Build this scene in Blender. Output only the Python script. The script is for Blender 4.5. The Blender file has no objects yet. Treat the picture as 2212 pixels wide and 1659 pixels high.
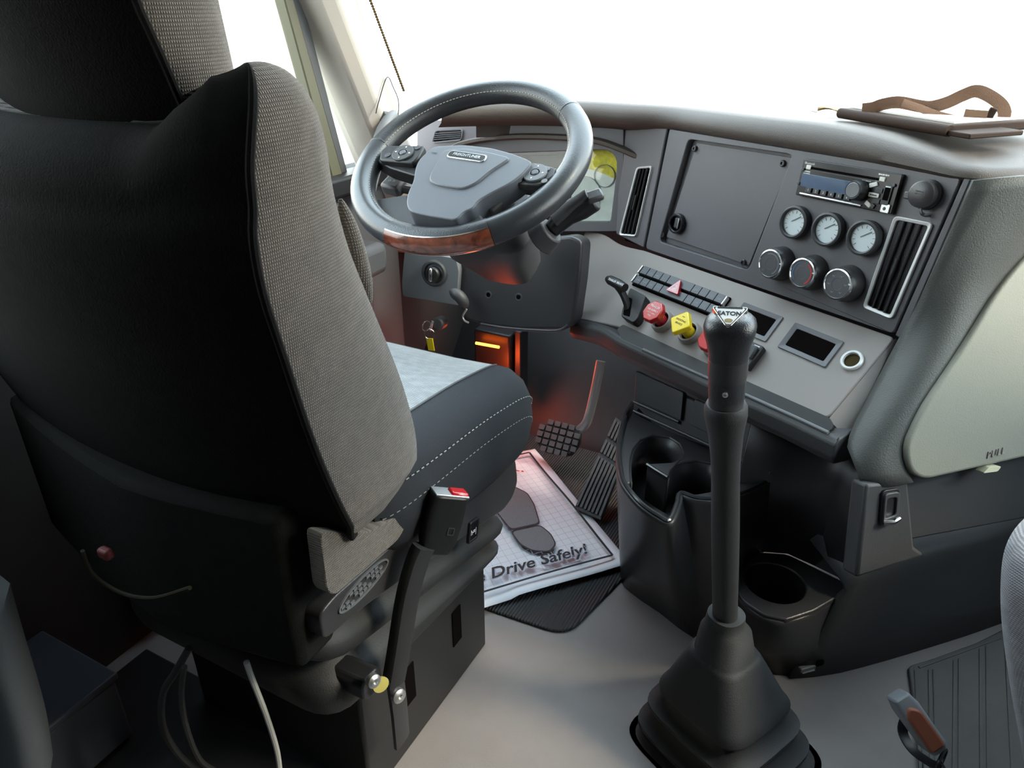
import bpy, bmesh, math, random
from mathutils import Vector as V, Matrix
random.seed(7)
R = math.radians
sc = bpy.context.scene
C = sc.collection

# ------------------------------------------------------------------ camera
FPX, CX, CY, CAMH = 1600.0, 1106.0, 829.5, 1.2
PIT, YAW = R(27), R(28)
RIGHT = V((math.cos(YAW), math.sin(YAW), 0))
FH = V((-math.sin(YAW), math.cos(YAW), 0))
VIEW = FH * math.cos(PIT) - V((0, 0, math.sin(PIT)))
UPV = FH * math.sin(PIT) + V((0, 0, math.cos(PIT)))
EYE = V((0, 0, CAMH))
cd = bpy.data.cameras.new('camera')
cd.sensor_fit = 'HORIZONTAL'; cd.sensor_width = 36; cd.lens = 36 * FPX / 2212
cd.clip_start = .02; cd.clip_end = 300
cam = bpy.data.objects.new('camera', cd); C.objects.link(cam)
mw = Matrix((RIGHT, UPV, -VIEW)).transposed().to_4x4(); mw.translation = EYE
cam.matrix_world = mw
sc.camera = cam

# ------------------------------------------------------------------ sky, sun, exposure
w = bpy.data.worlds.new('sky'); sc.world = w; w.use_nodes = True
nt = w.node_tree; nt.nodes.clear()
out = nt.nodes.new('ShaderNodeOutputWorld'); bg = nt.nodes.new('ShaderNodeBackground')
geo = nt.nodes.new('ShaderNodeTexCoord'); sep = nt.nodes.new('ShaderNodeSeparateXYZ')
cr = nt.nodes.new('ShaderNodeValToRGB')
nt.links.new(geo.outputs['Generated'], sep.inputs[0]); nt.links.new(sep.outputs['Z'], cr.inputs[0])
cr.color_ramp.elements[0].position = 0.0; cr.color_ramp.elements[0].color = (1.0, .96, .9, 1)
cr.color_ramp.elements[1].position = .5; cr.color_ramp.elements[1].color = (.74, .88, 1.0, 1)
nt.links.new(cr.outputs[0], bg.inputs[0]); bg.inputs[1].default_value = 5.0
nt.links.new(bg.outputs[0], out.inputs[0])
sl = bpy.data.lights.new('sun', 'SUN'); sl.energy = 2.8; sl.angle = R(14); sl.color = (1, .86, .66)
so = bpy.data.objects.new('sun', sl); C.objects.link(so)
SUN_TO = V((-.70, -.16, -.60)).normalized()      # light travels this way: from the passenger side
so.rotation_euler = SUN_TO.to_track_quat('-Z', 'Y').to_euler()
vs = sc.view_settings
vs.view_transform = 'Standard'; vs.look = 'None'; vs.gamma = 1; vs.use_curve_mapping = False
vs.exposure = .75

# ------------------------------------------------------------------ pixel -> point helpers
def ray(u, v):
    return RIGHT * (u - CX) + UPV * (CY - v) + VIEW * FPX
def PX(u, v, x=None, y=None, z=None, d=None):
    r = ray(u, v)
    if x is not None: t = x / r.x
    elif y is not None: t = y / r.y
    elif z is not None: t = (z - CAMH) / r.z
    else: t = d / FPX
    return EYE + r * t
def hit(u, v, o, n):
    r = ray(u, v); return EYE + r * ((o - EYE).dot(n) / r.dot(n))

class Frame:
    """a flat face in the cab: origin, right axis, up axis, outward normal"""
    def __init__(s, o, U, N):
        s.o = V(o); s.N = V(N).normalized(); s.U = (V(U) - s.N * V(U).dot(s.N)).normalized(); s.Vv = s.N.cross(s.U)
    def px(s, u, v, n=0.0):
        p = hit(u, v, s.o + s.N * n, s.N) - s.o
        return (p.dot(s.U), p.dot(s.Vv))
    def poly(s, L, n=0.0): return [s.px(u, v, n) for u, v in L]
    def pt(s, a, b, n=0.0): return s.o + s.U * a + s.Vv * b + s.N * n
    def M(s, a=0, b=0, n=0, rot=0):
        m = Matrix((s.U, s.Vv, s.N)).transposed().to_4x4(); m.translation = s.pt(a, b, n)
        return m @ Matrix.Rotation(rot, 4, 'Z')
    def at(s, u, v, n=0, rot=0): return s.M(*s.px(u, v, n), n, rot)

# ------------------------------------------------------------------ materials
MATS = {}
def nodes_of(name):
    m = bpy.data.materials.new(name); m.use_nodes = True
    t = m.node_tree; b = t.nodes['Principled BSDF']; return m, t, b
def coords(t, kind='Object'):
    return t.nodes.new('ShaderNodeTexCoord').outputs[kind]
def mat(name, col, rough=.5, metal=0, spec=.5, var=None, bump=None, coat=0, sheen=0, emit=None):
    """plain procedural material: colour with noise variation, fine grain bump"""
    m, t, b = nodes_of(name)
    col = tuple(col) + (1,)
    b.inputs['Base Color'].default_value = col
    b.inputs['Roughness'].default_value = rough; b.inputs['Metallic'].default_value = metal
    b.inputs['Specular IOR Level'].default_value = spec
    if coat: b.inputs['Coat Weight'].default_value = coat; b.inputs['Coat Roughness'].default_value = .08
    if sheen: b.inputs['Sheen Weight'].default_value = sheen; b.inputs['Sheen Roughness'].default_value = .5
    co = coords(t)
    if var:
        n = t.nodes.new('ShaderNodeTexNoise'); n.inputs['Scale'].default_value = var[0]; n.inputs['Detail'].default_value = 5
        t.links.new(co, n.inputs['Vector'])
        mx = t.nodes.new('ShaderNodeMix'); mx.data_type = 'RGBA'
        a = var[1]
        mx.inputs[6].default_value = tuple(c * (1 - a) for c in col[:3]) + (1,); mx.inputs[7].default_value = tuple(min(1, c * (1 + a)) for c in col[:3]) + (1,)
        t.links.new(n.outputs['Fac'], mx.inputs[0]); t.links.new(mx.outputs[2], b.inputs['Base Color'])
    if bump:
        n = t.nodes.new('ShaderNodeTexNoise'); n.inputs['Scale'].default_value = bump[0]; n.inputs['Detail'].default_value = 2
        t.links.new(co, n.inputs['Vector'])
        bp = t.nodes.new('ShaderNodeBump'); bp.inputs['Strength'].default_value = bump[1]; bp.inputs['Distance'].default_value = .001
        t.links.new(n.outputs['Fac'], bp.inputs['Height']); t.links.new(bp.outputs[0], b.inputs['Normal'])
    if emit:
        b.inputs['Emission Color'].default_value = tuple(emit[0]) + (1,); b.inputs['Emission Strength'].default_value = emit[1]
    MATS[name] = m
    return m
def knit(name, col, pitch=.004, axis='Z', rot=(0, 0, 0), contrast=.35, dist=.0016, fuzz=.25):
    """woven/knit upholstery: two crossed wave textures for the rows of stitches"""
    m, t, b = nodes_of(name)
    b.inputs['Roughness'].default_value = .95; b.inputs['Specular IOR Level'].default_value = .15
    b.inputs['Sheen Weight'].default_value = fuzz; b.inputs['Sheen Roughness'].default_value = .6
    mp = t.nodes.new('ShaderNodeMapping'); mp.inputs['Rotation'].default_value = rot
    t.links.new(coords(t), mp.inputs['Vector'])
    def wave(ax, p, ds):
        wv = t.nodes.new('ShaderNodeTexWave'); wv.bands_direction = ax
        wv.inputs['Scale'].default_value = .314 / p; wv.inputs['Distortion'].default_value = ds; wv.inputs['Detail'].default_value = 1
        t.links.new(mp.outputs[0], wv.inputs['Vector']); return wv.outputs['Fac']
    a = wave(axis, pitch, .6); c = wave('Y' if axis == 'Z' else 'Z', pitch * .75, .8)
    ml = t.nodes.new('ShaderNodeMath'); ml.operation = 'MULTIPLY'; t.links.new(a, ml.inputs[0]); t.links.new(c, ml.inputs[1])
    ad = t.nodes.new('ShaderNodeMath'); ad.operation = 'MULTIPLY_ADD'; ad.inputs[1].default_value = .6
    t.links.new(a, ad.inputs[0]); t.links.new(ml.outputs[0], ad.inputs[2])
    nz = t.nodes.new('ShaderNodeTexNoise'); nz.inputs['Scale'].default_value = 60; nz.inputs['Detail'].default_value = 6
    t.links.new(coords(t), nz.inputs['Vector'])
    mx = t.nodes.new('ShaderNodeMix'); mx.data_type = 'RGBA'
    mx.inputs[6].default_value = tuple(x * (1 - contrast) for x in col) + (1,); mx.inputs[7].default_value = tuple(x * (1 + contrast) for x in col) + (1,)
    t.links.new(ad.outputs[0], mx.inputs[0])
    m2 = t.nodes.new('ShaderNodeMix'); m2.data_type = 'RGBA'; m2.blend_type = 'MULTIPLY'; m2.inputs[0].default_value = .5
    t.links.new(mx.outputs[2], m2.inputs[6]); t.links.new(nz.outputs['Fac'], m2.inputs[7])
    t.links.new(m2.outputs[2], b.inputs['Base Color'])
    bp = t.nodes.new('ShaderNodeBump'); bp.inputs['Strength'].default_value = .8; bp.inputs['Distance'].default_value = dist
    t.links.new(ad.outputs[0], bp.inputs['Height']); t.links.new(bp.outputs[0], b.inputs['Normal'])
    MATS[name] = m; return m
def glass(name, tint=(.95, 1, .98), gloss=.08):
    """thin pane: mostly clear, faintly tinted, mirror-like at grazing angles"""
    m = bpy.data.materials.new(name); m.use_nodes = True; t = m.node_tree; t.nodes.clear()
    o = t.nodes.new('ShaderNodeOutputMaterial'); mx = t.nodes.new('ShaderNodeMixShader')
    tr = t.nodes.new('ShaderNodeBsdfTransparent'); tr.inputs[0].default_value = tint + (1,)
    gl = t.nodes.new('ShaderNodeBsdfGlossy'); gl.inputs['Roughness'].default_value = .02
    fr = t.nodes.new('ShaderNodeFresnel'); gm = t.nodes.new('ShaderNodeNewGeometry')
    mi = t.nodes.new('ShaderNodeMix'); mi.inputs[2].default_value = 1.45; mi.inputs[3].default_value = 1 / 1.45
    t.links.new(gm.outputs['Backfacing'], mi.inputs[0]); t.links.new(mi.outputs[0], fr.inputs[0])
    t.links.new(fr.outputs[0], mx.inputs[0]); t.links.new(tr.outputs[0], mx.inputs[1]); t.links.new(gl.outputs[0], mx.inputs[2])
    t.links.new(mx.outputs[0], o.inputs[0]); MATS[name] = m; return m

mat('panel', (.122, .120, .130), .5, bump=(900, .25), var=(6, .06))
mat('taupe', (.275, .246, .230), .55, bump=(900, .25), var=(5, .05))
mat('pad', (.062, .048, .040), .58, spec=.5, bump=(600, .5), var=(8, .1))
mat('charcoal', (.045, .045, .048), .5, bump=(700, .4), var=(7, .1))
mat('console', (.040, .038, .040), .30, bump=(800, .3), var=(6, .1))
mat('black', (.012, .012, .013), .45, bump=(600, .2))
mat('gloss_black', (.01, .01, .013), .25, spec=.4)
mat('hole', (.004, .003, .003), .9, spec=.03)
mat('grey_plastic', (.15, .155, .165), .5, bump=(800, .2))
mat('pale_grey', (.42, .43, .42), .6, bump=(700, .25))
mat('sage', (.27, .265, .22), .6, bump=(420, .45), var=(9, .06))
mat('side_plastic', (.075, .077, .072), .5, bump=(420, .6), var=(9, .08))
mat('chrome', (.75, .76, .78), .18, metal=1)
mat('satin', (.62, .62, .62), .38, metal=.9)
mat('silver_frame', (.72, .72, .71), .4, metal=.2)
mat('dark_metal', (.06, .06, .065), .4, metal=.7)
mat('rubber', (.02, .0205, .022), .62, bump=(500, .4), var=(12, .15))
mat('pedal_rubber', (.085, .093, .098), .5, bump=(500, .3), var=(15, .15))
mat('leather', (.022, .023, .026), .3, bump=(650, .55), var=(30, .12), spec=.6)
mat('leather_smooth', (.032, .034, .038), .34, bump=(300, .18), var=(20, .12), spec=.6)
mat('hub', (.105, .112, .128), .45, bump=(900, .3))
mat('white_print', (.8, .8, .8), .6)
mat('dim_print', (.22, .23, .25), .6)
mat('black_print', (.025, .025, .03), .7)
mat('red', (.5, .012, .018), .2, coat=.6)
mat('yellow', (.85, .62, .01), .22, coat=.6)
mat('red_tag', (.55, .05, .05), .5)
mat('thread', (.34, .34, .31), .8)
mat('floor_vinyl', (.23, .205, .20), .62, bump=(260, .35), var=(18, .09))
mat('wall_liner', (.03, .028, .026), .85, bump=(120, .3), var=(8, .15))
mat('ceiling_liner', (.08, .075, .07), .9, bump=(200, .3))
mat('pillar_trim', (.46, .42, .38), .6, bump=(700, .2))
mat('door_trim', (.07,.073,.08), .55, bump=(700, .3))
mat('seal', (.10, .095, .06), .6)
mat('seat_back_cloth', (.013, .0125, .0115), .95, spec=.1, bump=(420, .6), var=(70, .3))
knit('seat_knit', (.185, .148, .118), .0034, 'Z', (0, 0, 0))
knit('cushion_knit', (.36, .37, .38), .0036, 'Y', (0, 0, .4), contrast=.2, dist=.0008)
mat('cushion_side', (.024, .026, .031), .75, spec=.3, bump=(900, .5), var=(300, .2))
mat('amber_lamp', (1, .25, .05), .4, emit=((1, .14, .01), 14))
glass('pane'); glass('gauge_glass', (1, 1, 1))

# ------------------------------------------------------------------ mesh builder
class MB:
    def __init__(s): s.v = []; s.f = []
    def add(s, vs_, fs):
        o = len(s.v); s.v += [tuple(p) for p in vs_]; s.f += [tuple(i + o for i in f) for f in fs]; return s
    def box(s, c, d, M=None):
        x, y, z = c; a, b, e = d[0] / 2, d[1] / 2, d[2] / 2
        vv = [V((x + i * a, y + j * b, z + k * e)) for k in (-1, 1) for j in (-1, 1) for i in (-1, 1)]
        if M is not None: vv = [M @ p for p in vv]
        return s.add(vv, [(0, 2, 3, 1), (4, 5, 7, 6), (0, 1, 5, 4), (2, 6, 7, 3), (0, 4, 6, 2), (1, 3, 7, 5)])
    def prism(s, poly, z0, z1, top=None):
        """2D outline extruded along local z; optional smaller outline at the top"""
        if area(poly) < 0: poly = poly[::-1]; top = top[::-1] if top else None
        n = len(poly); top = top or poly
        s.add([(x, y, z0) for x, y in poly] + [(x, y, z1) for x, y in top],
              [tuple(range(n))[::-1], tuple(range(n, 2 * n))] + [(i, (i + 1) % n, n + (i + 1) % n, n + i) for i in range(n)])
        return s
    def ring(s, outer, inner, z0, z1, zi=None):
        """frame between two outlines with the same point count"""
        n = len(outer); zi = z1 if zi is None else zi
        if area(outer) < 0: outer = outer[::-1]; inner = inner[::-1]
        vv = [(x, y, z0) for x, y in outer] + [(x, y, z1) for x, y in outer] + [(x, y, zi) for x, y in inner] + [(x, y, z0) for x, y in inner]
        ff = []
        for i in range(n):
            j = (i + 1) % n
            for a in range(4): b = (a + 1) % 4; ff.append((a * n + i, a * n + j, b * n + j, b * n + i))
        return s.add(vv, ff)
    def lathe(s, prof, seg=32, M=None, a0=0, sx=1, sy=1, open_=False):
        """profile of (radius, z) turned about local z; closed at both ends"""
        vv = []; ff = []; n = len(prof)
        for k in range(seg):
            a = a0 + 2 * math.pi * k / seg
            vv += [V((r * math.cos(a) * sx, r * math.sin(a) * sy, z)) for r, z in prof]
        for k in range(seg):
            q = (k + 1) % seg
            ff += [(k * n + i, q * n + i, q * n + i + 1, k * n + i + 1) for i in range(n - 1)]
        if prof[0][0] > 1e-6 and not open_: ff.append(tuple(k * n for k in range(seg))[::-1])
        if prof[-1][0] > 1e-6 and not open_: ff.append(tuple(k * n + n - 1 for k in range(seg)))
        if M is not None: vv = [M @ p for p in vv]
        return s.add(vv, ff)
    def tube(s, path, r, seg=10, closed=False, flat=None, upv=None):
        """round (or flat: (half width, half thickness)) section swept along points"""
        P = [V(p) for p in path]; n = len(P); vv = []; ff = []; up = V(upv) if upv else None
        for i in range(n):
            tg = (P[(i + 1) % n] - P[i - 1]) if closed else (P[min(i + 1, n - 1)] - P[max(i - 1, 0)])
            tg.normalize()
            if up is None: up = V((0, 0, 1)) if abs(tg.z) < .9 else V((1, 0, 0))
            e1 = tg.cross(up); e1.normalize(); e2 = e1.cross(tg)
            if not upv: up = e2
            ri = r[i] if isinstance(r, (list, tuple)) else r
            for k in range(seg):
                a = 2 * math.pi * (k + .5) / seg
                if flat: vv.append(P[i] + e1 * math.copysign(abs(math.cos(a)) ** .6, math.cos(a)) * flat[0] + e2 * math.copysign(abs(math.sin(a)) ** .6, math.sin(a)) * flat[1])
                else: vv.append(P[i] + e1 * math.cos(a) * ri + e2 * math.sin(a) * ri)
        for i in range(n if closed else n - 1):
            j = (i + 1) % n
            ff += [(i * seg + k, i * seg + (k + 1) % seg, j * seg + (k + 1) % seg, j * seg + k) for k in range(seg)]
        if not closed: ff += [tuple(range(seg))[::-1], tuple((n - 1) * seg + k for k in range(seg))]
        return s.add(vv, ff)
    def loft(s, secs, cap=True, wrap=True):
        """sections with equal point counts joined in order"""
        n = len(secs[0]); vv = [p for q in secs for p in q]; ff = []
        for i in range(len(secs) - 1):
            for k in range(n if wrap else n - 1):
                q = (k + 1) % n; ff.append((i * n + k, i * n + q, (i + 1) * n + q, (i + 1) * n + k))
        if cap and wrap: ff += [tuple(range(n))[::-1], tuple((len(secs) - 1) * n + k for k in range(n))]
        return s.add(vv, ff)
def area(p): return sum(p[i][0] * p[(i + 1) % len(p)][1] - p[(i + 1) % len(p)][0] * p[i][1] for i in range(len(p))) / 2
def rpoly(pts, r, seg=5):
    """round the corners of a 2D outline"""
    o = []; n = len(pts)
    for i in range(n):
        p0, p, p1 = V(pts[i - 1]), V(pts[i]), V(pts[(i + 1) % n])
        rr = r[i] if isinstance(r, (list, tuple)) else r
        a = (p0 - p); b = (p1 - p); la, lb = a.length, b.length; a.normalize(); b.normalize()
        d = min(rr, la * .48, lb * .48)
        s0, s1 = p + a * d, p + b * d
        for k in range(seg + 1):
            t = k / seg; q = s0 * (1 - t) ** 2 + p * 2 * t * (1 - t) + s1 * t * t; o.append((q.x, q.y))
    return o
def rrect(w, h, r, cx=0, cy=0, seg=5):
    return rpoly([(cx - w / 2, cy - h / 2), (cx + w / 2, cy - h / 2), (cx + w / 2, cy + h / 2), (cx - w / 2, cy + h / 2)], r, seg)
def circ(r, seg=32, cx=0, cy=0, sy=1): return [(cx + r * math.cos(2 * math.pi * k / seg), cy + r * sy * math.sin(2 * math.pi * k / seg)) for k in range(seg)]
def spline(pts, per=8, closed=False):
    P = [V(p) for p in pts]; n = len(P); o = []
    for i in range(n if closed else n - 1):
        if closed: a, b, c, d = P[i - 1], P[i], P[(i + 1) % n], P[(i + 2) % n]
        else: a, b, c, d = P[max(i - 1, 0)], P[i], P[i + 1], P[min(i + 2, n - 1)]
        for k in range(per):
            t = k / per
            o.append(.5 * ((2 * b) + (c - a) * t + (2 * a - 5 * b + 4 * c - d) * t * t + (3 * b - a - 3 * c + d) * t ** 3))
    if not closed: o.append(P[-1])
    return o

def link(name, mb, material, parent=None, bevel=0, smooth=35, seg=2, solid=0, sub=0, M=None):
    me = bpy.data.meshes.new(name); me.from_pydata(mb.v, [], mb.f); me.update()
    b = bmesh.new(); b.from_mesh(me); bmesh.ops.remove_doubles(b, verts=b.verts, dist=1e-6)
    bmesh.ops.recalc_face_normals(b, faces=b.faces); b.to_mesh(me); b.free()
    me.materials.append(MATS[material])
    o = bpy.data.objects.new(name, me); C.objects.link(o)
    if parent: o.parent = parent
    if M is not None: o.matrix_local = M if parent else M
    if solid:
        m = o.modifiers.new('solid', 'SOLIDIFY'); m.thickness = solid; m.offset = -1
    if bevel:
        m = o.modifiers.new('bevel', 'BEVEL'); m.width = bevel; m.segments = seg; m.limit_method = 'ANGLE'; m.angle_limit = R(30)
    if sub:
        m = o.modifiers.new('sub', 'SUBSURF'); m.levels = sub; m.render_levels = sub
    for p in me.polygons: p.use_smooth = True
    if smooth and not sub: me.set_sharp_from_angle(angle=R(smooth))
    return o
def tag(o, label=None, cat=None, group=None, kind=None):
    if label: o['label'] = label
    if cat: o['category'] = cat
    if group: o['group'] = group
    if kind: o['kind'] = kind
    return o
def thing(name, label, cat, M=None, group=None, kind=None):
    o = bpy.data.objects.new(name, None); C.objects.link(o); o.empty_display_size = .03
    if M is not None: o.matrix_world = M
    return tag(o, label, cat, group, kind)
def struct(name, mb, material, label=None, **k):
    o = link(name, mb, material, **k); o['kind'] = 'structure'
    if label: o['label'] = label
    return o
def text(name, s, size, material, parent, M=Matrix(), depth=.0004, bold=0, shear=0, sx=1, align='CENTER', spacing=1):
    cu = bpy.data.curves.new(name, 'FONT'); cu.body = s; cu.size = size; cu.extrude = depth; cu.offset = bold
    cu.shear = shear; cu.align_x = align; cu.align_y = 'CENTER'; cu.space_character = spacing; cu.resolution_u = 3
    t = bpy.data.objects.new(name + '_tmp', cu); C.objects.link(t)
    dg = bpy.context.evaluated_depsgraph_get(); dg.update()
    me = bpy.data.meshes.new_from_object(t.evaluated_get(dg)); bpy.data.objects.remove(t); bpy.data.curves.remove(cu)
    me.name = name; me.materials.clear(); me.materials.append(MATS[material])
    o = bpy.data.objects.new(name, me); C.objects.link(o); o.parent = parent
    o.matrix_local = M @ Matrix.Diagonal((sx, 1, 1, 1))
    return o
def marks(material, parent, M, w_, h_, rows=2):
    """print too small to read: short bars in rows"""
    mb = MB(); rr = random.Random(int(w_ * 1e6) + len(bpy.data.objects))
    for j in range(rows):
        x = -w_ / 2; y = (rows - 1) / 2 * h_ - j * h_
        while x < w_ / 2 - w_ * .1:
            l = w_ * rr.uniform(.1, .24); l = min(l, w_ / 2 - x); mb.box((x + l / 2, y, 0), (l * .8, h_ * .6, .0003)); x += l
    o = link('print_marks', mb, material, parent); o.matrix_local = M; return o
def T(x, y, z=0, rot=0): return Matrix.Translation((x, y, z)) @ Matrix.Rotation(rot, 4, 'Z')
def lerp(a, b, t): return a + (b - a) * t
# ================================================================== THE CAB SHELL
XL, XR = -1.24, .86
def slab(x0, x1, y0, y1, z0, z1): return MB().box(((x0 + x1) / 2, (y0 + y1) / 2, (z0 + z1) / 2), (x1 - x0, y1 - y0, z1 - z0))
struct('floor', slab(XL - .05, XR + .05, -1.45, 2.05, -.04, 0), 'floor_vinyl', 'mauve grey vinyl cab floor between the seats')
struct('ceiling', slab(XL - .05, XR + .05, -1.45, 1.52, 1.98, 2.03), 'ceiling_liner')
struct('wall_back', slab(XL - .05, XR + .05, -1.45, -1.4, 0, 2.0), 'wall_liner')
struct('wall_front', slab(XL - .05, XR + .05, 2.03, 2.08, 0, .95), 'black', 'black firewall under the dashboard')
def side_wall(name, x0, x1, label, yb):
    m = MB()
    for a in ((-1.4, 2.05, 0, .84), (-1.4, yb, .84, 1.98), (yb, 1.5, 1.74, 1.98)):
        m.box(((x0 + x1) / 2, (a[0] + a[1]) / 2, (a[2] + a[3]) / 2), (x1 - x0, a[1] - a[0], a[3] - a[2]))
    return struct(name, m, 'wall_liner', label)
side_wall('wall_left', XL - .05, XL, 'dark cab side wall behind the driver seat', 0.0)
side_wall('wall_right', XR, XR + .05, 'dark cab side wall on the passenger side', .7)  # window opening cut short here to keep light off the seat back

# windshield: one curved raked sheet
def base_y(x): return 2.03 - .46 * ((x + .19) / .96) ** 2
def ws(x, t): return V((x, base_y(x) - .52 * t, .955 + 1.06 * t))
m = MB()
NX = 16
m.loft([[ws(lerp(-1.15, .77, i / NX), t) for i in range(NX + 1)] for t in (0, .33, .66, 1)], wrap=False)
wsh = struct('window_1', m, 'pane', 'clear curved windshield with blown-out daylight outside')
# A-pillars with their pale trim
def pillar(name, sx, label):
    x0 = -1.15 if sx < 0 else .77
    secs = []
    for t in (-.35, .0, .25, .6, 1.0):
        p = ws(x0, t)
        secs.append([V((x0 + sx * .10, p.y - .12, p.z)), V((x0 + sx * .015, p.y - .105, p.z)), V((x0 - sx * .006, p.y - .07, p.z)),
                     V((x0 - sx * .004, p.y + .0, p.z)), V((x0 + sx * .01, p.y + .02, p.z)), V((x0 + sx * .10, p.y + .02, p.z))])
    return struct(name, MB().loft(secs), 'pillar_trim', label, bevel=.006)
trim1 = pillar('trim_1', -1, 'pale beige windshield pillar trim beside the steering wheel')
trim2 = pillar('trim_2', 1, 'pale beige windshield pillar trim on the passenger side')
# seam outline of the handle cover on the pillar and the mount
xs = -1.142
def onpil(L, x=xs): return [PX(u, v, x=x) for u, v in L]
sm = spline(onpil([(812, 245), (818, 220), (836, 167), (850, 190), (860, 215), (861, 240), (856, 262)], -1.138), 6)
link('seam', MB().tube(sm, .0012, 6), 'black', trim1)
# beaded edge cord of the windshield
a, b = PX(800, 0, x=-1.12), PX(872, 195, x=-1.12)
a = b + (a - b) * 1.9
cord = thing('beaded_cord', 'thin brown beaded cord hanging along the windshield edge', 'cord')
m = MB(); nb = 70
for k in range(nb):
    p = a.lerp(b, k / (nb - 1)); m.lathe([(.0001, -.0032), (.0036, -.0018), (.0036, .0018), (.0001, .0032)], 6, Matrix.Translation(p))
mat('bead', (.10, .06, .025), .6, spec=.1)
o = link('beads', m, 'bead', cord); o['kind'] = 'stuff'
link('string', MB().tube([a, b], .0012, 6), 'bead', cord)

# driver door: panel, sill, window frame, two panes
def yz(u, v, x=-1.22): p = PX(u, v, x=x); return (p.y, p.z)
def xprism(poly, x0, x1):
    m = MB(); n = len(poly)
    m.add([(x0, y, z) for y, z in poly] + [(x1, y, z) for y, z in poly], [tuple(range(n)), tuple(range(n, 2 * n))[::-1]] + [(i, (i + 1) % n, n + (i + 1) % n, n + i) for i in range(n)])
    return m
door = thing('door_1', 'driver side cab door with grey trim, window frame and vent pane', None, kind='structure')
def ext(pa, pb, z):
    (y0, z0), (y1, z1) = pa, pb; t = (z - z0) / (z1 - z0); return (lerp(y0, y1, t), z)
def strip(ua, va, ub, vb, wpx, ztop=1.76, zbot=.84):
    A, B = yz(ua, va), yz(ub, vb); A2, B2 = yz(ua + wpx[0], va), yz(ub + wpx[1], vb)
    return [ext(A, B, zbot), ext(A2, B2, zbot), ext(A2, B2, ztop), ext(A, B, ztop)]
link('window_divider', xprism(strip(603, 0, 655, 190, (20, 22)), -1.235, -1.205), 'seal', door, bevel=.003)
link('window_divider', xprism(strip(626, 0, 680, 190, (22, 18)), -1.235, -1.212), 'door_trim', door, bevel=.003)
fr = strip(668, 0, 770, 300, (26, 16)); link('window_frame', xprism(fr, -1.24, -1.20), 'seal', door, bevel=.004)
fr = strip(695, 0, 787, 300, (26, 14)); link('window_frame', xprism(fr, -1.24, -1.185), 'door_trim', door, bevel=.004)
fr = strip(722, 0, 802, 300, (40, 36)); link('window_frame', xprism(fr, -1.24, -1.17), 'pillar_trim', door, bevel=.004)
def xsheet(poly, x): return MB().add([(x, y, z) for y, z in poly], [tuple(range(len(poly)))])
link('glass', xsheet([(-.16, .84), (1.34, .84), (1.20, 1.74), (-.16, 1.74)], -1.23), 'pane', door)
mat('vent_tint', (.5, .6, .55), .3)
link('vent_glass', xsheet([(1.34, .84), (1.53, .84), (1.26, 1.5), (1.25, 1.5)], -1.23), 'pane', door)
link('sill', xprism([(-.2, .80), (1.62, .80), (1.62, .845), (-.2, .845)], -1.24, -1.17), 'black', door, bevel=.008)
link('door_panel', xprism([(.7, .06), (1.60, .06), (1.60, .80), (.7, .80)], -1.24, -1.20), 'door_trim', door, bevel=.01)
link('armrest', xprism([(.75, .58), (1.45, .60), (1.45, .68), (.75, .68)], -1.21, -1.12), 'door_trim', door, bevel=.02)
pk = PX(790, 550, x=-1.19)
link('map_pocket', xprism([(pk.y - .09, pk.z - .22), (pk.y + .02, pk.z - .22), (pk.y + .02, pk.z + .03), (pk.y - .09, pk.z + .03)], -1.21, -1.185), 'grey_plastic', door, bevel=.012)
# passenger side window
d2 = thing('door_2', 'passenger side cab door with its window pane', None, kind='structure')
link('glass', xsheet([(-.16, .84), (1.5, .84), (1.5, 1.74), (-.16, 1.74)], XR + .007), 'pane', d2)
link('door_panel', slab(XR - .035, XR, -.2, 1.6, .06, .84), 'door_trim', d2, bevel=.01)

# grab handle at the foot of the pillar
gh = thing('grab_handle', 'grey curved grab handle at the foot of the windshield pillar', 'handle')
pp = spline([PX(790, 440, x=-1.14), PX(806, 370, x=-1.135), PX(822, 300, x=-1.13), PX(838, 262, x=-1.13), PX(852, 246, x=-1.13)], 6)
link('grip', MB().tube(pp, [.010 + .008 * math.sin(math.pi * min(1, k / (len(pp) - 1) * .75 + .25)) for k in range(len(pp))], 14), 'grey_plastic', gh)
e = PX(842, 255, x=-1.135)
link('collar', MB().tube([e + V((-.012, .0, -.01)), e + V((.0, .004, .006))], [.024, .02], 16), 'charcoal', gh, bevel=.002)

# outside
struct('ground', slab(-60, 60, -60, 60, -1.32, -1.3), 'pale_grey', 'pale snowy ground outside the cab')
MATS['ground_mat'] = mat('ground_mat', (.62, .58, .48), .9, var=(.3, .25))
bpy.data.objects['ground'].data.materials[0] = MATS['ground_mat']
# ================================================================== DASHBOARD
TY = R(30)
UDIR = V((math.cos(TY), -math.sin(TY), 0)); HOUT = V((-math.sin(TY), -math.cos(TY), 0))
def tiltN(el): return HOUT * math.cos(el) + V((0, 0, math.sin(el)))
CPF = Frame(PX(1840, 410, d=1.31), UDIR, tiltN(R(8)))
LPF = Frame(hit(1935, 728, CPF.o, CPF.N), UDIR, tiltN(R(45)))
g1, g2 = PX(1980, 1035, z=.5), PX(2212, 985, z=.5)
gu = (g2 - g1).normalized(); gh_ = V((gu.y, -gu.x, 0))
GF = Frame(g1, gu, gh_ * math.cos(R(15)) + V((0, 0, math.sin(R(15)))))
def w3(F_, L, n=0): return [hit(u, v, F_.o + F_.N * n, F_.N) for u, v in L]
CLF = Frame(hit(1338, 400, CPF.o, CPF.N), V((1, 0, 0)), V((0, -1, .12)))

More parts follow.
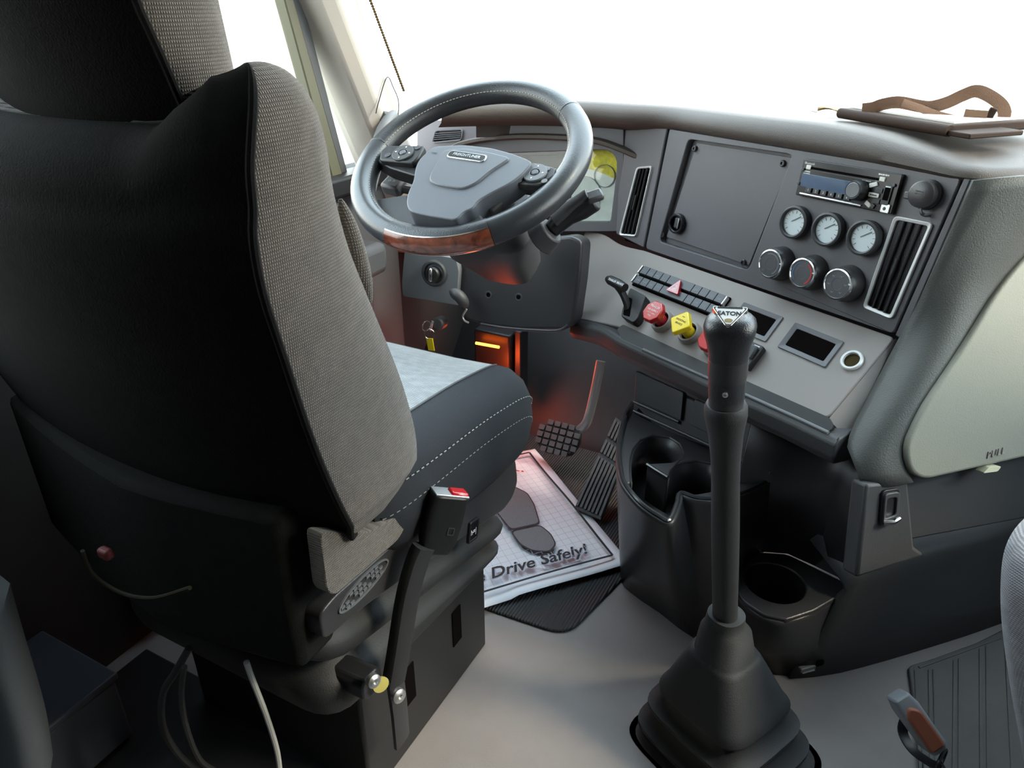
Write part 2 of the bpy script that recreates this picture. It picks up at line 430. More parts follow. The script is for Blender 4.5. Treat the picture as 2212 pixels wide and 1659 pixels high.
dash = thing('dashboard', 'grey wraparound truck dashboard angled towards the driver under the windshield', 'dashboard')
I4 = Matrix()
def dpart(name, F_, mb, material, **k):
    o = link(name, mb, material, dash, **k); o.matrix_local = F_.M(); return o

# -- centre panel with a recess for the cover plate
outer = rpoly(CPF.poly([(1446, 279), (2078, 383), (1930, 722), (1394, 537)]), [.004, .01, .01, .01])
inner = rpoly(CPF.poly([(1487, 300), (1712, 333), (1616, 584), (1424, 522)]), .012)
dpart('center_panel', CPF, MB().ring(outer, inner, -.028, 0), 'panel', bevel=.003)
dpart('recess_floor', CPF, MB().prism(CPF.poly([(1480, 295), (1720, 335), (1620, 590), (1415, 525)]), -.028, -.016), 'panel')
dpart('trim_strip', CPF, MB().prism(CPF.poly([(2083, 384), (2098, 387), (1948, 733), (1934, 724)]), -.02, .001), 'panel', bevel=.002)
dpart('backing', CPF, MB().prism(CPF.poly([(1340, 262), (2095, 386), (1940, 728), (1330, 520)]), -.05, -.03), 'hole')
# -- vent panel left of the seam
dpart('vent_panel', CPF, MB().prism(rpoly(CPF.poly([(1342, 268), (1441, 277), (1390, 536), (1330, 505)]), .006), -.028, 0), 'panel', bevel=.003)
# -- instrument surround behind the wheel
outer = CLF.poly([(1347, 268), (1347, 500), (900, 500), (900, 258)])
outer = rpoly(outer, .002)
inner = rpoly(CLF.poly([(1337, 322), (1318, 480), (1010, 480), (985, 335)]), [.05, .01, .01, .06])
dpart('cluster_panel', CLF, MB().ring(outer, inner, -.05, 0), 'panel', bevel=.003)
hood = spline([CLF.pt(*CLF.px(u, v), .0) for u, v in ((968, 470), (962, 380), (978, 325), (1030, 304), (1120, 295), (1220, 297), (1290, 304), (1345, 322), (1402, 347))], 8)
link('hood', MB().tube(hood, 0, 12, flat=(.008, .022), upv=CLF.N), 'pad', dash)
# -- lower taupe switch panel with its chamfered right end
main = LPF.poly([(1262, 500), (1302, 503), (1342, 530), (1392, 541), (1934, 729), (1788, 905), (1530, 795), (1345, 708), (1300, 698), (1243, 688), (1248, 600)])
dpart('switch_panel', LPF, MB().prism(rpoly(main, [.01, .03, .03, .01, .01, .012, .02, .02, .02, .01, .02], 4), -.03, 0), 'taupe', bevel=.006, seg=3)
c1, c2 = LPF.px(1934, 729), LPF.px(1788, 905); c3, c4 = LPF.px(1832, 952, -.02), LPF.px(1940, 737, -.02)
m = MB().add([(*c1, -.001), (*c2, -.001), (*c3, -.022), (*c4, -.022), (*c1, -.04), (*c2, -.04), (*c3, -.04), (*c4, -.04)],
             [(0, 1, 2, 3), (4, 7, 6, 5), (0, 4, 5, 1), (1, 5, 6, 2), (2, 6, 7, 3), (3, 7, 4, 0)])
dpart('end_chamfer', LPF, m, 'taupe', bevel=.004)
slot = LPF.poly([(1333, 712), (1346, 701), (1530, 787), (1700, 862), (1793, 903), (1802, 922), (1790, 934), (1700, 893), (1530, 818), (1345, 736)])
dpart('slot', LPF, MB().prism(rpoly(slot, .006, 3), -.03, .0012), 'black')
edge = [LPF.pt(*LPF.px(u, v), .002) for u, v in ((1390, 756), (1530, 818), (1700, 894), (1790, 936))]
link('slot_highlight', MB().tube(spline(edge, 5), .0035, 8), 'grey_plastic', dash)  # paler grey tube paints the highlight along the slot's lower edge
# -- charcoal lip that runs under the switch panel and up its right side
st = [LPF.pt(*LPF.px(u, v), -.004) for u, v in ((1238, 690), (1300, 706), (1345, 732), (1440, 776), (1530, 820), (1620, 862), (1700, 896), (1788, 938), (1815, 950))]
st = spline(st, 4)
prof = [(-.03, .012), (.004, .004), (.012, -.006), (.013, -.030), (.004, -.046), (-.03, -.052), (-.2, -.05), (-.2, .012)]
link('under_lip', MB().loft([[p + HOUT * a + V((0, 0, b)) for a, b in prof] for p in st]), 'charcoal', dash, bevel=.004)

# -- top pad: front roll and top surface, swept along the dash edge
ZE = .957
edge2 = [(-1.01, 1.545), (-.97, 1.58), (-.91, 1.625), (-.80, 1.685), (-.69, 1.705), (-.60, 1.70)] 
tl, tr = hit(1443, 277, CPF.o, CPF.N), hit(2092, 384, CPF.o, CPF.N)
edge2 += [(tl.x, tl.y)] + [(lerp(tl.x, tr.x, t), lerp(tl.y, tr.y, t)) for t in (.2, .4, .55, .7, .8, .9, .96)]
edge2 += [(tr.x + .005, tr.y + .004), (tr.x + .035, tr.y + .012), (.16, 1.40), (.26, 1.47), (.45, 1.55), (.70, 1.58), (.84, 1.58)]
ep = [V((x, y, 0)) for x, y in edge2]
def pw(T_, t):
    for (a, b), (c, e) in zip(T_, T_[1:]):
        if t <= c: return lerp(b, e, max(0, (t - a) / (c - a)))
    return T_[-1][1]
def crest(i):      # roll height above the lower edge and forward offset of the crest
    t = (ep[i].x - tl.x) / (tr.x - tl.x)
    return pw([(-2, .043), (0, .044), (.55, .052), (.72, .048), (.86, .036), (.96, .025), (1.05, .022), (2, .024)], t), pw([(-2, .03), (.7, .03), (.95, .02), (1.1, .014)], t)
secs = []
for i, p in enumerate(ep):
    tg = (ep[min(i + 1, len(ep) - 1)] - ep[max(i - 1, 0)]).normalized(); inn = V((-tg.y, tg.x, 0))
    if abs(tg.x) > 0 and inn.y < 0: inn = -inn
    h, c = crest(i)
    fall = .05 if p.x < -.3 else lerp(.05, h - .046, min(1, (p.x + .3) / .25))
    by = base_y(max(-1.1, min(.72, p.x)))
    far = V((p.x, max(by + .01, p.y + .12), ZE + h - fall))
    s_ = [p + inn * .06 + V((0, 0, ZE - .02)), p + inn * .004 + V((0, 0, ZE - .002)), p - inn * .007 + V((0, 0, ZE + h * .28)), p - inn * .004 + V((0, 0, ZE + h * .6)),
          p + inn * c * .45 + V((0, 0, ZE + h * .92)), p + inn * c + V((0, 0, ZE + h)), p + inn * (c + .04) + V((0, 0, ZE + h - fall * .1))]
    q = s_[-1]
    s_ += [q.lerp(far, .35), q.lerp(far, .7), far, far - V((0, 0, .05))]
    secs.append(s_)
# smooth between stations
cols = [spline([s_[k] for s_ in secs], 3) for k in range(len(secs[0]))]
secs = [[cols[k][i] for k in range(len(cols))] for i in range(len(cols[0]))]
link('top_pad', MB().loft(secs, cap=False, wrap=False), 'pad', dash, smooth=50)

# -- passenger side: curved flank, glove box door, lower skirt
Lp = w3(CPF, [(2098, 388), (2032, 540), (1948, 733)]) + w3(LPF, [(1890, 850), (1838, 958)], -.02) + [PX(1850, 1005, z=.52), PX(1862, 1045, z=.49)]
Rp = w3(GF, [(2420, 395), (2300, 455), (2205, 548), (2140, 625), (2070, 745), (1978, 880), (1940, 962), (1946, 1010), (1962, 1040)], -.012)
Ls = spline(Lp, 6); Rs = spline(Rp, 6)
def resamp(P_, n):
    L = [0]
    for i in range(1, len(P_)): L.append(L[-1] + (P_[i] - P_[i - 1]).length)
    o = []; j = 0
    for k in range(n):
        t = L[-1] * k / (n - 1)
        while j < len(L) - 2 and L[j + 1] < t: j += 1
        o.append(P_[j].lerp(P_[j + 1], (t - L[j]) / max(1e-9, L[j + 1] - L[j])))
    return o
Ls, Rs = resamp(Ls, 26), resamp(Rs, 26)
rows = []
for l, r_ in zip(Ls, Rs):
    mid = l.lerp(r_, .5); L_ = (r_ - l).length
    row = []
    for k in range(9):
        t = k / 8; row.append(l.lerp(r_, t) + V((.1, -.75, .3)) * L_ * .22 * math.sin(math.pi * t))
    rows.append(row)
link('side_flank', MB().loft(rows, wrap=False), 'side_plastic', dash, solid=.01, smooth=60)
gl = rpoly(GF.poly([(2560, 915), (2212, 984), (1990, 1034), (1960, 1018), (1948, 965), (1985, 884), (2078, 748), (2148, 628), (2212, 552), (2310, 455), (2560, 420)]), [.01, .01, .02, .02, .03, .1, .1, .1, .1, .1, .01], 6)
gb = dpart('glove_box_door', GF, MB().prism(gl, -.02, .008), 'sage', bevel=.012, seg=4)
gb['label'] = 'pale sage grey glove box door marked PULL'
text('lettering', 'PULL', .017, 'taupe', gb, T(*GF.px(2140, 976), .0086, R(4)), .0016, shear=.25, spacing=1.1)
mat('latch_cream', (.6, .58, .42), .5)
lt = MB().prism(rpoly(GF.poly([(2110, 1018), (2125, 1004), (2150, 1003), (2142, 1014)]), .004), -.005, .012)
link('latch', lt, 'latch_cream', gb, bevel=.002)
dpart('knee_recess', GF, MB().prism(GF.poly([(1962, 1036), (2212, 980), (2600, 900), (2600, 1060), (2212, 1140), (1976, 1185)]), -.06, -.03), 'charcoal', bevel=.004)
# hook panel: narrow pillar face with a fold-out coat hook
hk = w3(GF, [(1862, 1046), (1960, 1038), (1974, 1178), (1990, 1192), (1905, 1208), (1836, 1235)], -.004)
fl1, fl2 = PX(1720, 1458, z=0), PX(2150, 1340, z=0)
su = (fl2 - fl1).normalized(); SKF = Frame(fl1, su, V((su.y, -su.x, 0)) + V((0, 0, .05)))
dpart('hook_panel', GF, MB().prism(GF.poly([(1872, 1046), (1962, 1036), (1976, 1182), (2000, 1200), (1850, 1250)], -.004), -.04, -.004), 'charcoal', bevel=.006)
# lower skirt with its rounded ledge
top = [(1818, 1262), (1870, 1226), (1920, 1206), (1990, 1192), (2100, 1165), (2212, 1128), (2400, 1060), (2560, 990)]
bot = [(1700, 1459), (1790, 1450), (1900, 1422), (1990, 1395), (2100, 1360), (2212, 1318), (2400, 1240), (2560, 1170)]
Tp = resamp(spline([hit(u, v, SKF.o, SKF.N) for u, v in top], 5), 24); Bp = resamp(spline([PX(u, v, z=0) for u, v in bot], 5), 24)
rows = []
for a, b in zip(Tp, Bp):
    inn = -SKF.N
    rows.append([a + inn * .10 + V((0, 0, .03)), a + inn * .03 + V((0, 0, .012)), a + V((0, 0, .004)), a - inn * .006 - V((0, 0, .006)), a.lerp(b, .12), a.lerp(b, .4) - inn * .004, a.lerp(b, .7), b])
link('lower_skirt', MB().loft(rows, wrap=False), 'charcoal', dash, solid=.01, smooth=50)
for u, v in ((1742, 1442), (1855, 1422)):
    m_ = SKF.at(u, v, .010)
    o = link('clip_slot', MB().prism(rrect(.036, .011, .004), -.006, .006).box((.0, -.004, .007), (.03, .003, .004)), 'grey_plastic', dash, bevel=.002); o.matrix_local = m_
    o = link('clip_hole', MB().prism(rrect(.016, .014, .004), -.006, .0065), 'hole', dash); o.matrix_local = SKF.at(u + 26, v - 14, .010)
# ================================================================== STEERING WHEEL AND COLUMN
WN = V((0, -math.cos(R(60.1)), math.sin(R(60.1))))
WF = Frame((-.726, 1.197, .948), (1, 0, 0), WN)
RW, RT = .2065, .0228
sw = thing('steering_wheel', 'black leather covered steering wheel with wood insert and grey hub pad', 'steering wheel', WF.M())
def arc(a0, a1, r=RW, z=0, n=40): return [V((r * math.cos(lerp(a0, a1, k / n)), r * math.sin(lerp(a0, a1, k / n)), z)) for k in range(n + 1)]
def ang(u, v): x, y = WF.px(u, v); return math.atan2(y, x) % (2 * math.pi)
a_w0, a_w1 = ang(845, 510), ang(1062, 510)            # wood insert along the near rim
a_tl, a_tr = ang(812, 318), ang(1245, 240)            # seams where the cover changes leather
if a_w1 < a_w0: a_w1 += 2 * math.pi
def rim(name, a0, a1, material, r=RT, parent=sw):
    if a1 < a0: a1 += 2 * math.pi
    return link(name, MB().tube(arc(a0, a1, n=max(8, int((a1 - a0) * 14))), r, 20), material, parent)
rim('grip_cover', a_tr, a_tl, 'leather')
rim('rim', a_tl, a_w0, 'leather_smooth', RT * 1.02)
rim('rim', a_w1, a_tr, 'leather_smooth', RT * 1.02)
# stitched joints between the pieces
for a in (a_tl, a_tr):
    link('joint', MB().tube(arc(a - .012, a + .012, n=2), RT * 1.05, 20), 'leather', sw, bevel=.001)
# inner stitching: small pale thread dashes on the inside of the rim
m = MB(); ns = 170
for k in range(ns):
    a = 2 * math.pi * k / ns
    if a_w0 - .02 < a < a_w1 + .02: continue
    p = V(((RW - RT * .80) * math.cos(a), (RW - RT * .80) * math.sin(a), RT * .62)); tgt = V((-math.sin(a), math.cos(a), 0)) * .0022
    m.tube([p - tgt, p + tgt], .0008, 5)
o = link('stitching', m, 'thread', sw); o['kind'] = 'stuff'
# insert: textured inner half, wood outer face, two chrome beads
def sector(name, th0, th1, rr, material, a0=a_w0, a1=a_w1, n=26, k=10):
    secs = []
    for i in range(n + 1):
        a = lerp(a0, a1, i / n); e = V((math.cos(a), math.sin(a), 0))
        s_ = [e * RW + e * rr * math.cos(lerp(th0, th1, j / k)) + V((0, 0, rr * math.sin(lerp(th0, th1, j / k)))) for j in range(k + 1)]
        s_ += [e * RW + e * (rr - .006) * math.cos(lerp(th1, th0, j / k)) + V((0, 0, (rr - .006) * math.sin(lerp(th1, th0, j / k)))) for j in range(k + 1)]
        secs.append(s_)
    return link(name, MB().loft(secs), material, sw)
wd, wt, wb = nodes_of('burl_wood')
wb.inputs['Roughness'].default_value = .22; wb.inputs['Coat Weight'].default_value = .7
nz = wt.nodes.new('ShaderNodeTexNoise'); nz.inputs['Scale'].default_value = 26; nz.inputs['Detail'].default_value = 8; nz.inputs['Distortion'].default_value = 2.5
rp = wt.nodes.new('ShaderNodeValToRGB')
rp.color_ramp.elements[0].position = .34; rp.color_ramp.elements[0].color = (.09, .022, .012, 1)
rp.color_ramp.elements[1].position = .66; rp.color_ramp.elements[1].color = (.24, .06, .03, 1)
wt.links.new(coords(wt), nz.inputs['Vector']); wt.links.new(nz.outputs['Fac'], rp.inputs[0]); wt.links.new(rp.outputs[0], wb.inputs['Base Color'])
MATS['burl_wood'] = wd
sector('textured_grip', R(62), R(205), RT * 1.06, 'leather')
sector('wood_insert', R(-50), R(57), RT * 1.07, 'burl_wood')
sector('insert_back', R(205), R(310), RT * 1.03, 'leather_smooth')
sector('chrome_bead', R(57.5), R(61.5), RT * 1.10, 'chrome')
sector('chrome_bead', R(-55), R(-51), RT * 1.10, 'chrome')
# hub pad
def wp(L, n=.0): return WF.poly(L, n)
hubpx = [(934, 316), (1000, 312), (1062, 319), (1110, 332), (1152, 349), (1128, 377), (1104, 395), (1062, 416), (1032, 434), (1022, 450), (1002, 457), (986, 476), (925, 466), (884, 456), (877, 440), (880, 418), (893, 390), (897, 362), (904, 345)]
hp = rpoly(wp(hubpx, .03), .012, 3)
link('hub_pad', MB().prism(hp, -.012, .03), 'hub', sw, bevel=.008, seg=4)
hub2 = rpoly(wp([(955, 322), (1005, 318), (1060, 327), (1112, 340), (1062, 372), (1032, 398), (1000, 412), (940, 402), (922, 392), (925, 378)], .032), .012, 3)
c_ = V((sum(p[0] for p in hub2) / len(hub2), sum(p[1] for p in hub2) / len(hub2)))
hub2t = [tuple(c_ + (V(p) - c_) * .93) for p in hub2]
link('hub_center', MB().prism(hub2, .02, .0335, hub2t), 'hub', sw, bevel=.003, seg=3)
bt = wp([(968, 332), (1050, 344)], .034)
bc = ((bt[0][0] + bt[1][0]) / 2, (bt[0][1] + bt[1][1]) / 2); brot = math.atan2(bt[1][1] - bt[0][1], bt[1][0] - bt[0][0])
bw = math.dist(*bt)
badge = link('badge', MB().prism(rrect(bw, .019, .0095), .030, .0355), 'chrome', sw, bevel=.001); badge.matrix_local = T(*bc, 0, brot)
link('badge_inlay', MB().prism(rrect(bw - .005, .0145, .007), .035, .0358), 'gloss_black', badge)
text('lettering', 'FREIGHTLINER', .0094, 'chrome', badge, T(0, 0, .0359), .0003, bold=.0002, sx=bw * .80 / .069)
marks('charcoal', sw, T(*wp([(938, 330)], .031)[0], .0312, brot), .012, .003, 1)
marks('charcoal', sw, T(*wp([(1070, 342)], .031)[0], .0312, brot), .016, .003, 1)
# upper spokes with button pods
def spoke(poly, z0, z1, name='spoke', material='black', bev=.004):
    return link(name, MB().prism(rpoly(wp(poly, z1), .004, 2), z0, z1), material, sw, bevel=bev)
spoke([(815, 322), (905, 328), (898, 380), (840, 362), (810, 345)], -.02, .008)
spoke([(1108, 392), (1152, 352), (1215, 366), (1175, 402)], -.02, .008)
pod = spoke([(822, 326), (836, 314), (918, 314), (905, 338), (892, 352), (819, 345)], .006, .020, 'button_pod', 'black', .003)
pod2 = spoke([(1104, 396), (1150, 350), (1200, 362), (1196, 380), (1168, 400)], .006, .020, 'button_pod', 'black', .003)
def disc(u, v, r, n, h, material, parent, name='button', seg=28, sq=1):
    x, y = WF.px(u, v, n); return link(name, MB().prism(circ(r, seg, x, y, sq), n, n + h), material, parent, bevel=.0008)
def pad_ring(u, v, parent, material):
    x, y = WF.px(u, v, .02)
    link('rocker', MB().ring(circ(.0215, 32, x, y), circ(.0085, 32, x, y), .018, .0235), material, parent, bevel=.001)
    link('button', MB().prism(circ(.0065, 24, x, y), .018, .0245), 'hub', parent, bevel=.0015)
    for k in range(4):
        a = k * math.pi / 2; q = (x + .015 * math.cos(a), y + .015 * math.sin(a))
        link('arrow_mark', MB().prism([(q[0] + .0028 * math.cos(a), q[1] + .0028 * math.sin(a)), (q[0] + .0022 * math.cos(a + 2.2), q[1] + .0022 * math.sin(a + 2.2)), (q[0] + .0022 * math.cos(a - 2.2), q[1] + .0022 * math.sin(a - 2.2))], .0234, .0239), 'white_print', parent)
pad_ring(871, 332, pod, 'charcoal'); pad_ring(1156, 375, pod2, 'grey_plastic')
for u, v in ((838, 336), (902, 320)): disc(u, v, .006, .0195, .002, 'charcoal', pod)
for u, v in ((1120, 391), (1182, 366), (1176, 392)): disc(u, v, .0055, .0195, .002, 'grey_plastic', pod2)
# lower spokes
link('spoke', MB().prism(rpoly(wp([(800, 432), (880, 420), (884, 452), (930, 478), (850, 500), (800, 470)], -.012), .005, 2), -.035, -.012), 'charcoal', sw, bevel=.006)
link('spoke', MB().prism(rpoly(wp([(995, 462), (1024, 450), (1044, 470), (1046, 500), (1000, 505), (988, 480)], .005), .006, 2), -.02, .006), 'grey_plastic', sw, bevel=.006)
link('spoke', MB().prism(rpoly(wp([(1040, 440), (1090, 400), (1110, 395), (1100, 420), (1060, 458)], .004), .006, 2), -.03, .003), 'charcoal', sw, bevel=.006)
link('boss', MB().lathe([(.0, -.075), (.045, -.075), (.06, -.03), (.06, -.012), (0, -.012)], 32, Matrix.Translation((0, -.015, 0))), 'black', sw, bevel=.004)

# column shroud: lofted shell running down and forward from the boss
col = thing('steering_column', 'dark grey steering column shroud with stalk switches under the wheel', 'steering column', WF.M(0, 0, 0))
def sec(cx, cy, z, w_, h_, n=20):
    o = []
    for k in range(n):
        a = 2 * math.pi * k / n; ca, sa = math.cos(a), math.sin(a)
        o.append(V((cx + w_ * math.copysign(abs(ca) ** .55, ca), cy + h_ * math.copysign(abs(sa) ** .55, sa), z)))
    return o
secs = [sec(0, -.02, -.055, .06, .045), sec(.01, -.025, -.08, .095, .062), sec(.015, -.03, -.13, .105, .068), sec(.005, -.02, -.19, .09, .065), sec(0, .02, -.30, .06, .05)]
link('shroud', MB().loft(secs), 'charcoal', col, bevel=.004)
# stalk on the right: collar, stem, paddle
def wl(u, v, n): x, y = WF.px(u, v, n); return V((x, y, n))
s0, s1, s2 = wl(1190, 498, -.085), wl(1225, 462, -.07), wl(1288, 432, -.05)
link('stalk_collar', MB().tube([wl(1165, 520, -.10), wl(1192, 497, -.083)], [.032, .026], 18), 'charcoal', col, bevel=.003)
st_ = link('stalk', MB().tube([s0, s0.lerp(s1, .5), s1, s1.lerp(s2, .5), s2], [.015, .018, .021, .022, .018], 14), 'black', col, bevel=.003)
link('stalk_paddle', MB().tube([wl(1195, 478, -.066), wl(1230, 446, -.05), wl(1270, 420, -.036)], 0, 12, flat=(.013, .007), upv=(0, 0, 1)), 'charcoal', st_, bevel=.002)
link('stalk_tip', MB().box((0, 0, 0), (.03, .024, .012), Matrix.Translation(wl(1284, 424, -.038)) @ Matrix.Rotation(R(38), 4, 'Z')), 'charcoal', st_, bevel=.004)
# stalk on the left: squarish switch block
q = wl(852, 402, -.06)
lb = link('stalk', MB().box((0, 0, 0), (.045, .034, .026), Matrix.Translation(q) @ Matrix.Rotation(R(-8), 4, 'Z')), 'charcoal', col, bevel=.006)
text('lettering', 'o >', .012, 'dim_print', lb, T(q.x, q.y, q.z + .0135, R(-8)), .0002)
link('stalk_stem', MB().tube([q + V((.02, 0, -.004)), q + V((.10, .01, -.02))], .009, 10), 'charcoal', lb)

# knee cover under the column
kf = Frame(PX(1120, 640, y=1.50), (1, 0, 0), V((0, -1, .18)))
knee = thing('column_cover', 'black lower steering column cover with two screw holes', 'panel', kf.M())
kp = rpoly(kf.poly([(985, 545), (1120, 520), (1232, 508), (1258, 520), (1252, 600), (1238, 700), (1222, 713), (1120, 712), (1040, 702), (1005, 690), (990, 640)]), [.03, .03, .01, .015, .02, .02, .012, .02, .02, .012, .02], 4)
link('cover', MB().prism(kp, -.06, 0), 'console', knee, bevel=.008, seg=3)
lip = spline([V((*kf.px(u, v), .002)) for u, v in ((1040, 700), (1090, 708), (1150, 713), (1205, 714), (1228, 702))], 5)
link('lip', MB().tube(lip, .004, 8), 'console', knee)
for u, v in ((1055, 637), (1120, 642)):
    x, y = kf.px(u, v)
    link('screw_hole', MB().ring(circ(.010, 20, x, y), circ(.006, 20, x, y), -.002, .0015), 'charcoal', knee, bevel=.0008)
    link('screw', MB().prism(circ(.0058, 16, x, y), -.001, .0005), 'hole', knee)
# tilt lever with its wire spring
tl_ = thing('tilt_lever', 'small grey tilt lever beside the column cover', 'lever')
a_, b_, c__ = PX(972, 628, y=1.44), PX(992, 640, y=1.44), PX(1008, 662, y=1.45)
link('handle', MB().tube(spline([a_, b_, c__], 4), [.004, .009, .013, .015, .015, .015, .014, .011, .006], 12), 'charcoal', tl_)
link('spring', MB().tube(spline([PX(1008, 668, y=1.45), PX(1000, 682, y=1.45), PX(1003, 692, y=1.45), PX(1012, 697, y=1.46)], 5), .0025, 8), 'satin', tl_)
# grey switch plate with the round headlamp knob
hf = Frame(PX(935, 605, y=1.47), V((1, .18, 0)), V((.18, -1, .10)))
hl = thing('light_switch_plate', 'light grey switch plate with a round headlamp knob left of the column', 'switch', hf.M())
link('plate', MB().prism(rpoly(hf.poly([(874, 540), (985, 558), (991, 585), (988, 640), (992, 660), (870, 640), (868, 610)]), .006, 3), -.03, 0), 'grey_plastic', hl, bevel=.004)
x, y = hf.px(938, 590)
link('bezel', MB().lathe([(.034, -.004), (.034, .002), (.030, .006), (.026, .006), (.022, -.001), (0, -.001)], 32, Matrix.Translation((x, y, 0))), 'charcoal', hl)
kn = link('knob', MB().lathe([(.018, 0), (.018, .012), (.015, .016), (0, .016)], 28, Matrix.Translation((x, y, 0))), 'black', hl)
link('grip_bar', MB().box((x, y, .019), (.009, .034, .016)), 'chrome', kn, bevel=.004)
# ================================================================== CUP HOLDER CONSOLE, SHIFTER, FLOOR THINGS
ZT = .35
con = thing('cup_holder_console', 'dark plastic floor console with cup holders under the dashboard', 'console')
def zp(L, z): return [PX(u, v, z=z) for u, v in L]
def zp2(L, z): return [(p.x, p.y) for p in zp(L, z)]
# outer wall: stations around the rim from back left, round the front, to the right corner
rim_px = [(1392, 850), (1362, 880), (1346, 925), (1338, 975), (1342, 1020), (1352, 1048), (1385, 1088), (1425, 1116), (1446, 1124), (1462, 1090), (1470, 1066), (1505, 1076), (1555, 1078), (1610, 1062), (1650, 1042), (1674, 1030)]
rz = [ZT] * 6 + [ZT - .004, ZT - .006, ZT - .006, ZT - .002] + [ZT] * 6
low_px = [(1440, 1120), (1385, 1150), (1352, 1180), (1346, 1205), (1348, 1240), (1352, 1262), (1385, 1290), (1430, 1320), (1470, 1352), (1500, 1372), (1530, 1390), (1560, 1408), (1600, 1430), (1640, 1449), (1690, 1459), (1730, 1457)]
def dens(L, per): return [(p.x, p.y) for p in spline([(a, b, 0) for a, b in L], per)]
NOTCH = (1352, 1470)
rimP = spline([PX(u, v, z=z) for (u, v), z in zip(rim_px, rz)], 4)
lowP = spline([PX(u, v, z=0) for u, v in low_px[:12]] + [PX(1588, 1292, z=.17), PX(1598, 1228, z=.18), PX(1640, 1190, z=.18), PX(1668, 1188, z=.18)], 4)
secs = []
for a, b in zip(rimP, lowP):
    secs.append([a, a.lerp(b, .02) + V((0, 0, -.004)), a.lerp(b, .2), a.lerp(b, .5), a.lerp(b, .75), b])
link('body', MB().loft(secs, wrap=False), 'console', con, solid=-.008, smooth=60)
# polished lip along the rim
mat('lip_gloss', (.03, .03, .032), .16)
link('rim_lip', MB().tube([p + V((0, 0, .001)) for p in rimP[6:]], .005, 8), 'lip_gloss', con)
# tray surface with the two keyhole openings
def star(outline, c, n):
    o = []; m_ = len(outline)
    for k in range(n):
        a = 2 * math.pi * k / n; d = V((math.cos(a), math.sin(a))); best = None
        for i in range(m_):
            p, q = V(outline[i]), V(outline[(i + 1) % m_]); e = q - p; den = d.x * e.y - d.y * e.x
            if abs(den) < 1e-12: continue
            w_ = p - V(c); t = (w_.x * e.y - w_.y * e.x) / den; s_ = (w_.x * d.y - w_.y * d.x) / den
            if t > 0 and -1e-6 <= s_ <= 1 + 1e-6 and (best is None or t < best): best = t
        o.append(tuple(V(c) + d * (best or .01)))
    return o
tray = [(1372, 880), (1346, 925), (1339, 975), (1343, 1020), (1353, 1045), (1363, 1041), (1361, 1015), (1362, 992), (1368, 970), (1384, 950), (1412, 940), (1446, 944), (1467, 958), (1476, 978), (1468, 996), (1435, 1004),
        (1398, 1003), (1420, 1018), (1443, 1031), (1446, 1016), (1456, 1006), (1474, 999), (1505, 995), (1538, 1001), (1554, 1016), (1560, 1034), (1553, 1052), (1535, 1062), (1505, 1067), (1470, 1063), (1472, 1071), (1505, 1078), (1555, 1080), (1610, 1064), (1650, 1044), (1673, 1031), (1640, 1003), (1420, 895)]
link('cup_tray', MB().prism(zp2(tray, ZT), ZT - .012, ZT), 'console', con, bevel=.003)
for arc_ in (tray[5:15], tray[18:29]):
    P_ = spline([PX(u, v, z=ZT) for u, v in arc_], 3)
    link('cup_well', MB().loft([[V((p.x, p.y, z)) for p in P_] for z in (ZT - .004, ZT - .05, ZT - .092)], wrap=False), 'console', con, solid=.003, smooth=60)
fl_ = [a.lerp(b, .22) for a, b in zip(rimP, lowP)][8:]
link('tray_floor', MB().add([V((p.x, p.y, ZT - .088)) for p in fl_], [tuple(range(len(fl_)))]), 'black', con, solid=.004)
# wedge between the openings with a polished top edge
wg = zp2([(1398, 1003), (1420, 1018), (1443, 1031), (1448, 1016), (1462, 1003), (1474, 990), (1450, 1000)], ZT)
link('divider_wedge', MB().prism(wg, ZT - .09, ZT + .001), 'console', con, bevel=.002)
link('wedge_lip', MB().tube(spline([PX(u, v, z=ZT + .001) for u, v in ((1398, 1003), (1420, 1017), (1443, 1031))], 4), .004, 8), 'lip_gloss', con)
# rising back of the console: two pads and a ledge
bf = Frame(PX(1372, 893, z=ZT), PX(1640, 1003, z=ZT) - PX(1372, 893, z=ZT), V((-.35, -.8, .35)))
o = link('back_panel', MB().prism(bf.poly([(1366, 905), (1372, 800), (1690, 962), (1672, 1032), (1640, 1008)]), -.02, 0), 'console', con, bevel=.004); o.matrix_local = bf.M()
for L in ([(1374, 802), (1476, 848), (1470, 908), (1370, 862)], [(1500, 862), (1655, 930), (1640, 985), (1490, 918)]):
    o = link('pad', MB().prism(rpoly(bf.poly(L, .01), .004, 3), -.004, .010), 'console', con, bevel=.002); o.matrix_local = bf.M()
for A, B in (((1372, 888), (1668, 1022)), ((1372, 868), (1470, 912))):
    link('ledge', MB().tube([bf.pt(*bf.px(*A), .006), bf.pt(*bf.px(*B), .006)], .0035, 8), 'console', con)
link('pocket', MB().prism(bf.poly([(1362, 905), (1380, 882), (1420, 925), (1358, 945)]), -.001, .0015), 'hole', con).matrix_local = bf.M()
# wall between console and dash apex
bq = [PX(u, v, z=.183) for u, v in ((1560, 1190), (1640, 1188), (1702, 1193), (1764, 1220), (1838, 1256))]
tq = [V((p.x + .01, p.y + .03, .50)) for p in bq[:-1]] + [PX(1862, 1046, z=.49)]
link('apex_wall', MB().loft([[a, a.lerp(b, .5), b] for a, b in zip(bq, tq)], wrap=False), 'console', con, solid=.006, smooth=60)
